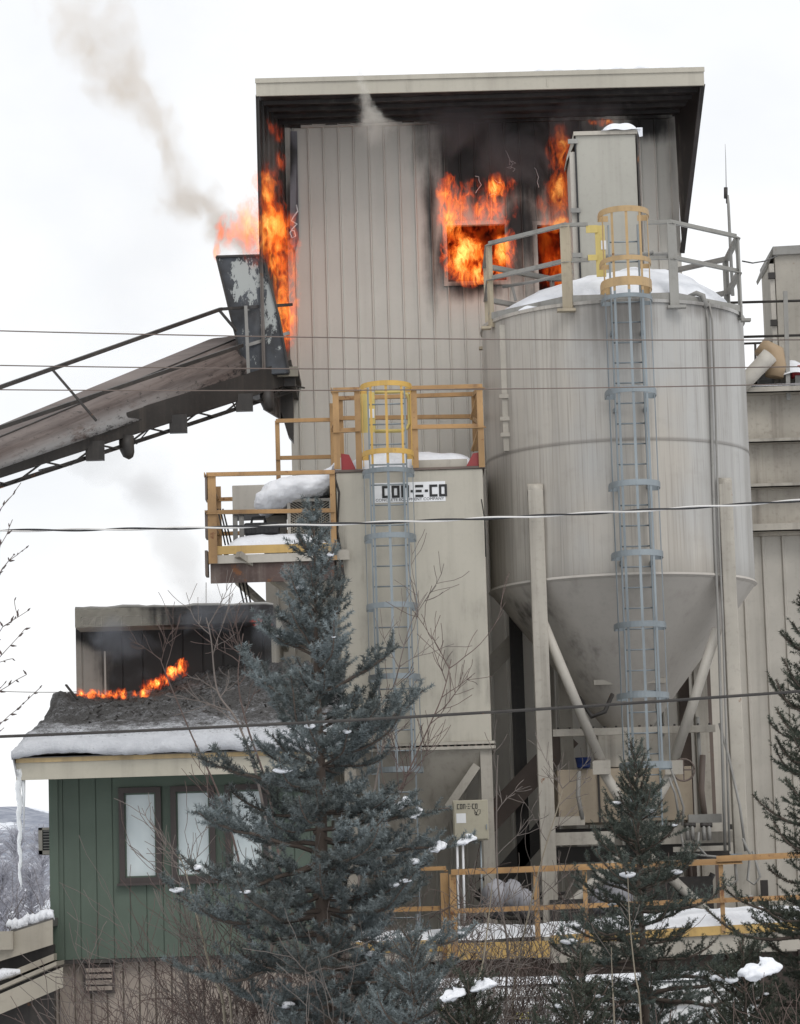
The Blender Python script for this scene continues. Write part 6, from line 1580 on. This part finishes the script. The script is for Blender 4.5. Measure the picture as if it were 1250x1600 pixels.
def plume(name, label, pts, Y, dens, col, seed, ns=1.0, thr=.3, gain=1.0, soft=.5, anis=.2):
    """pts: (px, py, radius px, weight) from top to bottom; a rising column whose axis is a curve in height"""
    g = N('smoke_'+str(seed)); s = Y/F
    P = [(at(p[0], p[1], Y), p[2]*s, p[3]) for p in pts]; P.sort(key=lambda q: q[0].z)
    z0, z1 = P[0][0].z-P[0][1], P[-1][0].z+P[-1][1]; x0 = min(q[0].x-q[1] for q in P); x1 = max(q[0].x+q[1] for q in P); rm = max(q[1] for q in P)
    w0 = g.noise(scale=(1, 1, .8), sc_=.8/ns, det=4, off=(seed*3.1, 0, seed*1.7), col=True)
    pos = g.vm('ADD', g.pos, g.vm('MULTIPLY', g.vm('SUBTRACT', w0, (.5, .5, .5)), (1.5*ns, .6*ns, 1.2*ns)))
    sp = g.n('ShaderNodeSeparateXYZ'); g.put(sp.inputs[0], pos)
    t = g.ramp(sp.outputs[2], z0, z1, smooth=False)
    cr = g.n('ShaderNodeValToRGB'); g.put(cr.inputs[0], t); cr.color_ramp.interpolation = 'EASE'; e = cr.color_ramp.elements
    st = [(0.0, ((P[0][0].x-x0)/(x1-x0), P[0][1]/rm*.6, 0))]+[((q[0].z-z0)/(z1-z0), ((q[0].x-x0)/(x1-x0), q[1]/rm, q[2])) for q in P]+[(1.0, ((P[-1][0].x-x0)/(x1-x0), P[-1][1]/rm, 0))]
    while len(e) < len(st): e.new(.5)
    for k, (p_, c_) in enumerate(st): e[k].position = p_; e[k].color = (*c_, 1)
    sc_ = g.n('ShaderNodeSeparateColor'); g.put(sc_.inputs[0], cr.outputs[0])
    cx_ = g.ramp(sc_.outputs[0], 0, 1, x0, x1, smooth=False); rad = g.math('MULTIPLY', sc_.outputs[1], rm)
    dx = g.math('SUBTRACT', sp.outputs[0], cx_); dy = g.math('SUBTRACT', sp.outputs[1], Y)
    dd = g.math('SQRT', g.math('ADD', g.math('MULTIPLY', dx, dx), g.math('MULTIPLY', dy, dy)))
    sf = g.math('MAXIMUM', g.math('SUBTRACT', 1.0, g.math('DIVIDE', dd, rad)), 0.0)
    a = g.noise(pos, scale=(1, 1, .75), sc_=1.5/ns, det=8, rough=.62, off=(seed, 4, 2), dist=.6)
    d = g.ramp(g.math('ADD', g.math('MULTIPLY', sf, .8), g.math('MULTIPLY', g.math('SUBTRACT', a, .5), gain*2.0)), thr-.1, thr+soft)
    d = g.math('MULTIPLY', g.math('MULTIPLY', d, sc_.outputs[2]), g.math('MULTIPLY', g.ramp(sf, 0, .2), dens))
    v = g.n('ShaderNodeVolumePrincipled'); v.inputs['Color'].default_value = col+(1,); g.put(v.inputs['Density'], d); v.inputs['Anisotropy'].default_value = anis
    g.t.links.new(v.outputs[0], g.o.inputs['Volume'])
    o = MB().box(x0-.5*ns, x1+.5*ns, Y-rm, Y+rm, z0-.3*ns, z1+.3*ns).build(name, g.m)
    return tag(o, label, 'smoke', None, 'stuff')
def smoke(name, label, blobs, Y, th, dens, col, seed, ns=1.0, thr=.35, strch=(1, 1, .7), gain=1.0, ab=(.5, .5, .5), kind='stuff', soft=.5):
    g = N('smoke_'+str(seed))
    w0 = g.noise(scale=strch, sc_=.9/ns, det=3, off=(seed*3.1, 0, seed*1.7), col=True)
    pos = g.vm('ADD', g.pos, g.vm('MULTIPLY', g.vm('SUBTRACT', w0, (.5, .5, .5)), (.9*ns, .4*ns, .9*ns)))
    sf = shape_field(g, pos, blobs, Y, th)
    a = g.noise(pos, scale=strch, sc_=2.1/ns, det=6, rough=.6, off=(seed, 4, 2), dist=.4)
    d = g.ramp(g.math('ADD', sf, g.math('MULTIPLY', g.math('SUBTRACT', a, .5), gain*1.6)), thr-.1, thr+soft)
    d = g.math('MULTIPLY', g.math('MULTIPLY', d, g.ramp(sf, 0, .25)), dens/(2*th))
    v = g.n('ShaderNodeVolumePrincipled'); v.inputs['Color'].default_value = col+(1,); g.put(v.inputs['Density'], d); v.inputs['Absorption Color'].default_value = ab+(1,); v.inputs['Anisotropy'].default_value = .2
    g.t.links.new(v.outputs[0], g.o.inputs['Volume'])
    b = vol_bounds(blobs, Y, th, 1.08); o = MB().box(*b[:2], *b[2:4], *b[4:]).build(name, g.m)
    return tag(o, label, 'smoke', None, kind)
# upper left flank of the tower

flame('flame', 'tall orange flames licking up the left flank of the tower above the conveyor', [(438, 425, 42, 100, 1.25, .45), (425, 375, 50, 75, 1.15, .05), (404, 355, 48, 66, 1.0, -.3), (412, 300, 34, 56, .65, -.15), (446, 500, 22, 66, .8, .7), (380, 362, 52, 44, .60, -.35), (425, 205, 26, 22, .36, .2), (436, 252, 14, 22, .40, .6), (350, 360, 22, 34, .30, -.2)], 44.7, .30, 3.3, 1, size=.62, thr=.16)
flame('flame', 'small pale flame tips behind the top of the tilted chute', [(339, 388, 9, 22, .8), (342, 360, 9, 20, .6)], 45.0, .15, 1.6, 2, size=.35)
flame('flame', 'bright flames pouring out of the left upper tower window', [(722, 402, 44, 44, 1.25), (745, 424, 60, 22, 1.15), (703, 355, 26, 60, .85), (704, 300, 26, 40, .45), (760, 325, 60, 50, .42), (785, 400, 26, 34, .8), (798, 385, 14, 26, .8), (765, 292, 50, 24, .42), (735, 300, 30, 30, .36)], 45.72, .22, 4.4, 3, size=.5, thr=.16)
flame('flame', 'orange flames rising from the narrow right tower window', [(866, 350, 36, 18, 1.0), (876, 305, 32, 56, .62), (878, 245, 28, 56, .60), (862, 325, 30, 40, .5), (868, 420, 32, 36, .7)], 45.72, .22, 1.9, 4, size=.5, thr=.14)
flame('flame', 'deep red fire glowing inside the tower room', [(750, 385, 70, 60, 1.0), (868, 410, 50, 70, .9)], 46.8, .5, .8, 5, size=1.0, red=True, amp=1.8)
flame('flame', 'small ember flames under the eave beside the dust collector', [(942, 190, 18, 7, .7), (928, 191, 10, 6, .6)], 45.6, .10, 1.6, 6, size=.3, amp=1.8)
flame('flame', 'line of orange flames climbing the ash heap against the annex wall', path([(226, 1080), (252, 1070), (270, 1058), (288, 1045)], 9, 10, 10, .8, 8), 39.3, .16, 7.5, 7, size=.22, thr=.22, amp=1.9)
flame('flame', 'low line of orange flames along the left foot of the annex wall', path([(126, 1087), (190, 1087)], 8, 10, 7, .7, 4, 2)+[(212, 1084, 9, 6, .7)], 39.4, .14, 6, 8, size=.18, thr=.2, amp=1.9)
flame('flame', 'faint red flames under the right end of the annex fascia', [(408, 973, 22, 6, .7)], 39.6, .12, 2.0, 9, size=.25, red=True)
# smoke
plume('smoke', 'brownish smoke plume drifting up left from the conveyor head', [(125, 15, 100, .35), (160, 75, 95, .6), (192, 130, 84, .85), (228, 180, 76, .7), (262, 215, 64, .75), (283, 255, 66, .95), (298, 300, 74, 1.0), (336, 345, 84, 1.1), (372, 378, 78, 1.2), (396, 410, 60, 1.0)], 45.3, 1.35, (.74, .61, .46), 1, ns=.85, thr=.22, gain=1.5, soft=.75)
plume('smoke', 'thin pale grey smoke haze hanging left of the conveyor head', [(240, 0, 200, .5), (200, 150, 180, .5), (240, 280, 190, .7), (220, 400, 240, 1.0), (200, 500, 200, .6)], 49.5, .11, (.80, .81, .84), 2, ns=2.2, thr=.1, gain=.8, soft=.7)
plume('smoke', 'faint grey smoke puff drifting between platform and annex roof', [(170, 690, 90, .4), (255, 750, 80, 1.0), (280, 810, 60, .6), (285, 870, 60, .9), (290, 930, 70, 1.0)], 42.5, .55, (.74, .71, .69), 3, ns=1.2, thr=.18, gain=.9, soft=.6)
smoke('smoke', 'bluish smoke rolling along the blackened annex wall', [(190, 1000, 90, 60, .9), (330, 960, 130, 45, .9), (260, 1060, 150, 30, .5), (420, 980, 50, 60, .9), (420, 1060, 40, 60, .6)], 39.0, .30, 1.25, (.42, .45, .50), 4, ns=.8, thr=.35, gain=.9, ab=(0, 0, 0))
smoke('smoke', 'dark smoke gathering beneath the tower eave above the windows', [(720, 200, 110, 60, 1.0), (800, 240, 100, 70, .8), (660, 165, 60, 45, .7), (900, 165, 170, 26, .6), (880, 200, 60, 60, .7)], 45.15, .45, 1.9, (.34, .335, .35), 5, ns=.9, thr=.24, gain=.8, ab=(0, 0, 0))
plume('smoke', 'pale wisp of smoke rising over the tower fascia', [(566, 112, 14, .3), (570, 135, 18, .7), (572, 160, 20, 1.0), (580, 182, 34, 1.0), (585, 194, 44, .8)], 44.0, 5.5, (.90, .88, .82), 6, ns=.28, thr=.25, gain=.9)
smoke('smoke', 'thin smoke clinging to the burning left flank of the tower', [(425, 260, 50, 110, .8), (400, 330, 50, 70, .7)], 44.4, .4, .5, (.55, .50, .47), 7, ns=.8, thr=.35, gain=.8)
smoke('smoke', 'thin blue-grey smoke drifting down the burnt chute plate', [(400, 500, 45, 100, .8)], 44.0, .2, .45, (.5, .52, .56), 8, ns=.6, thr=.35, gain=.9)
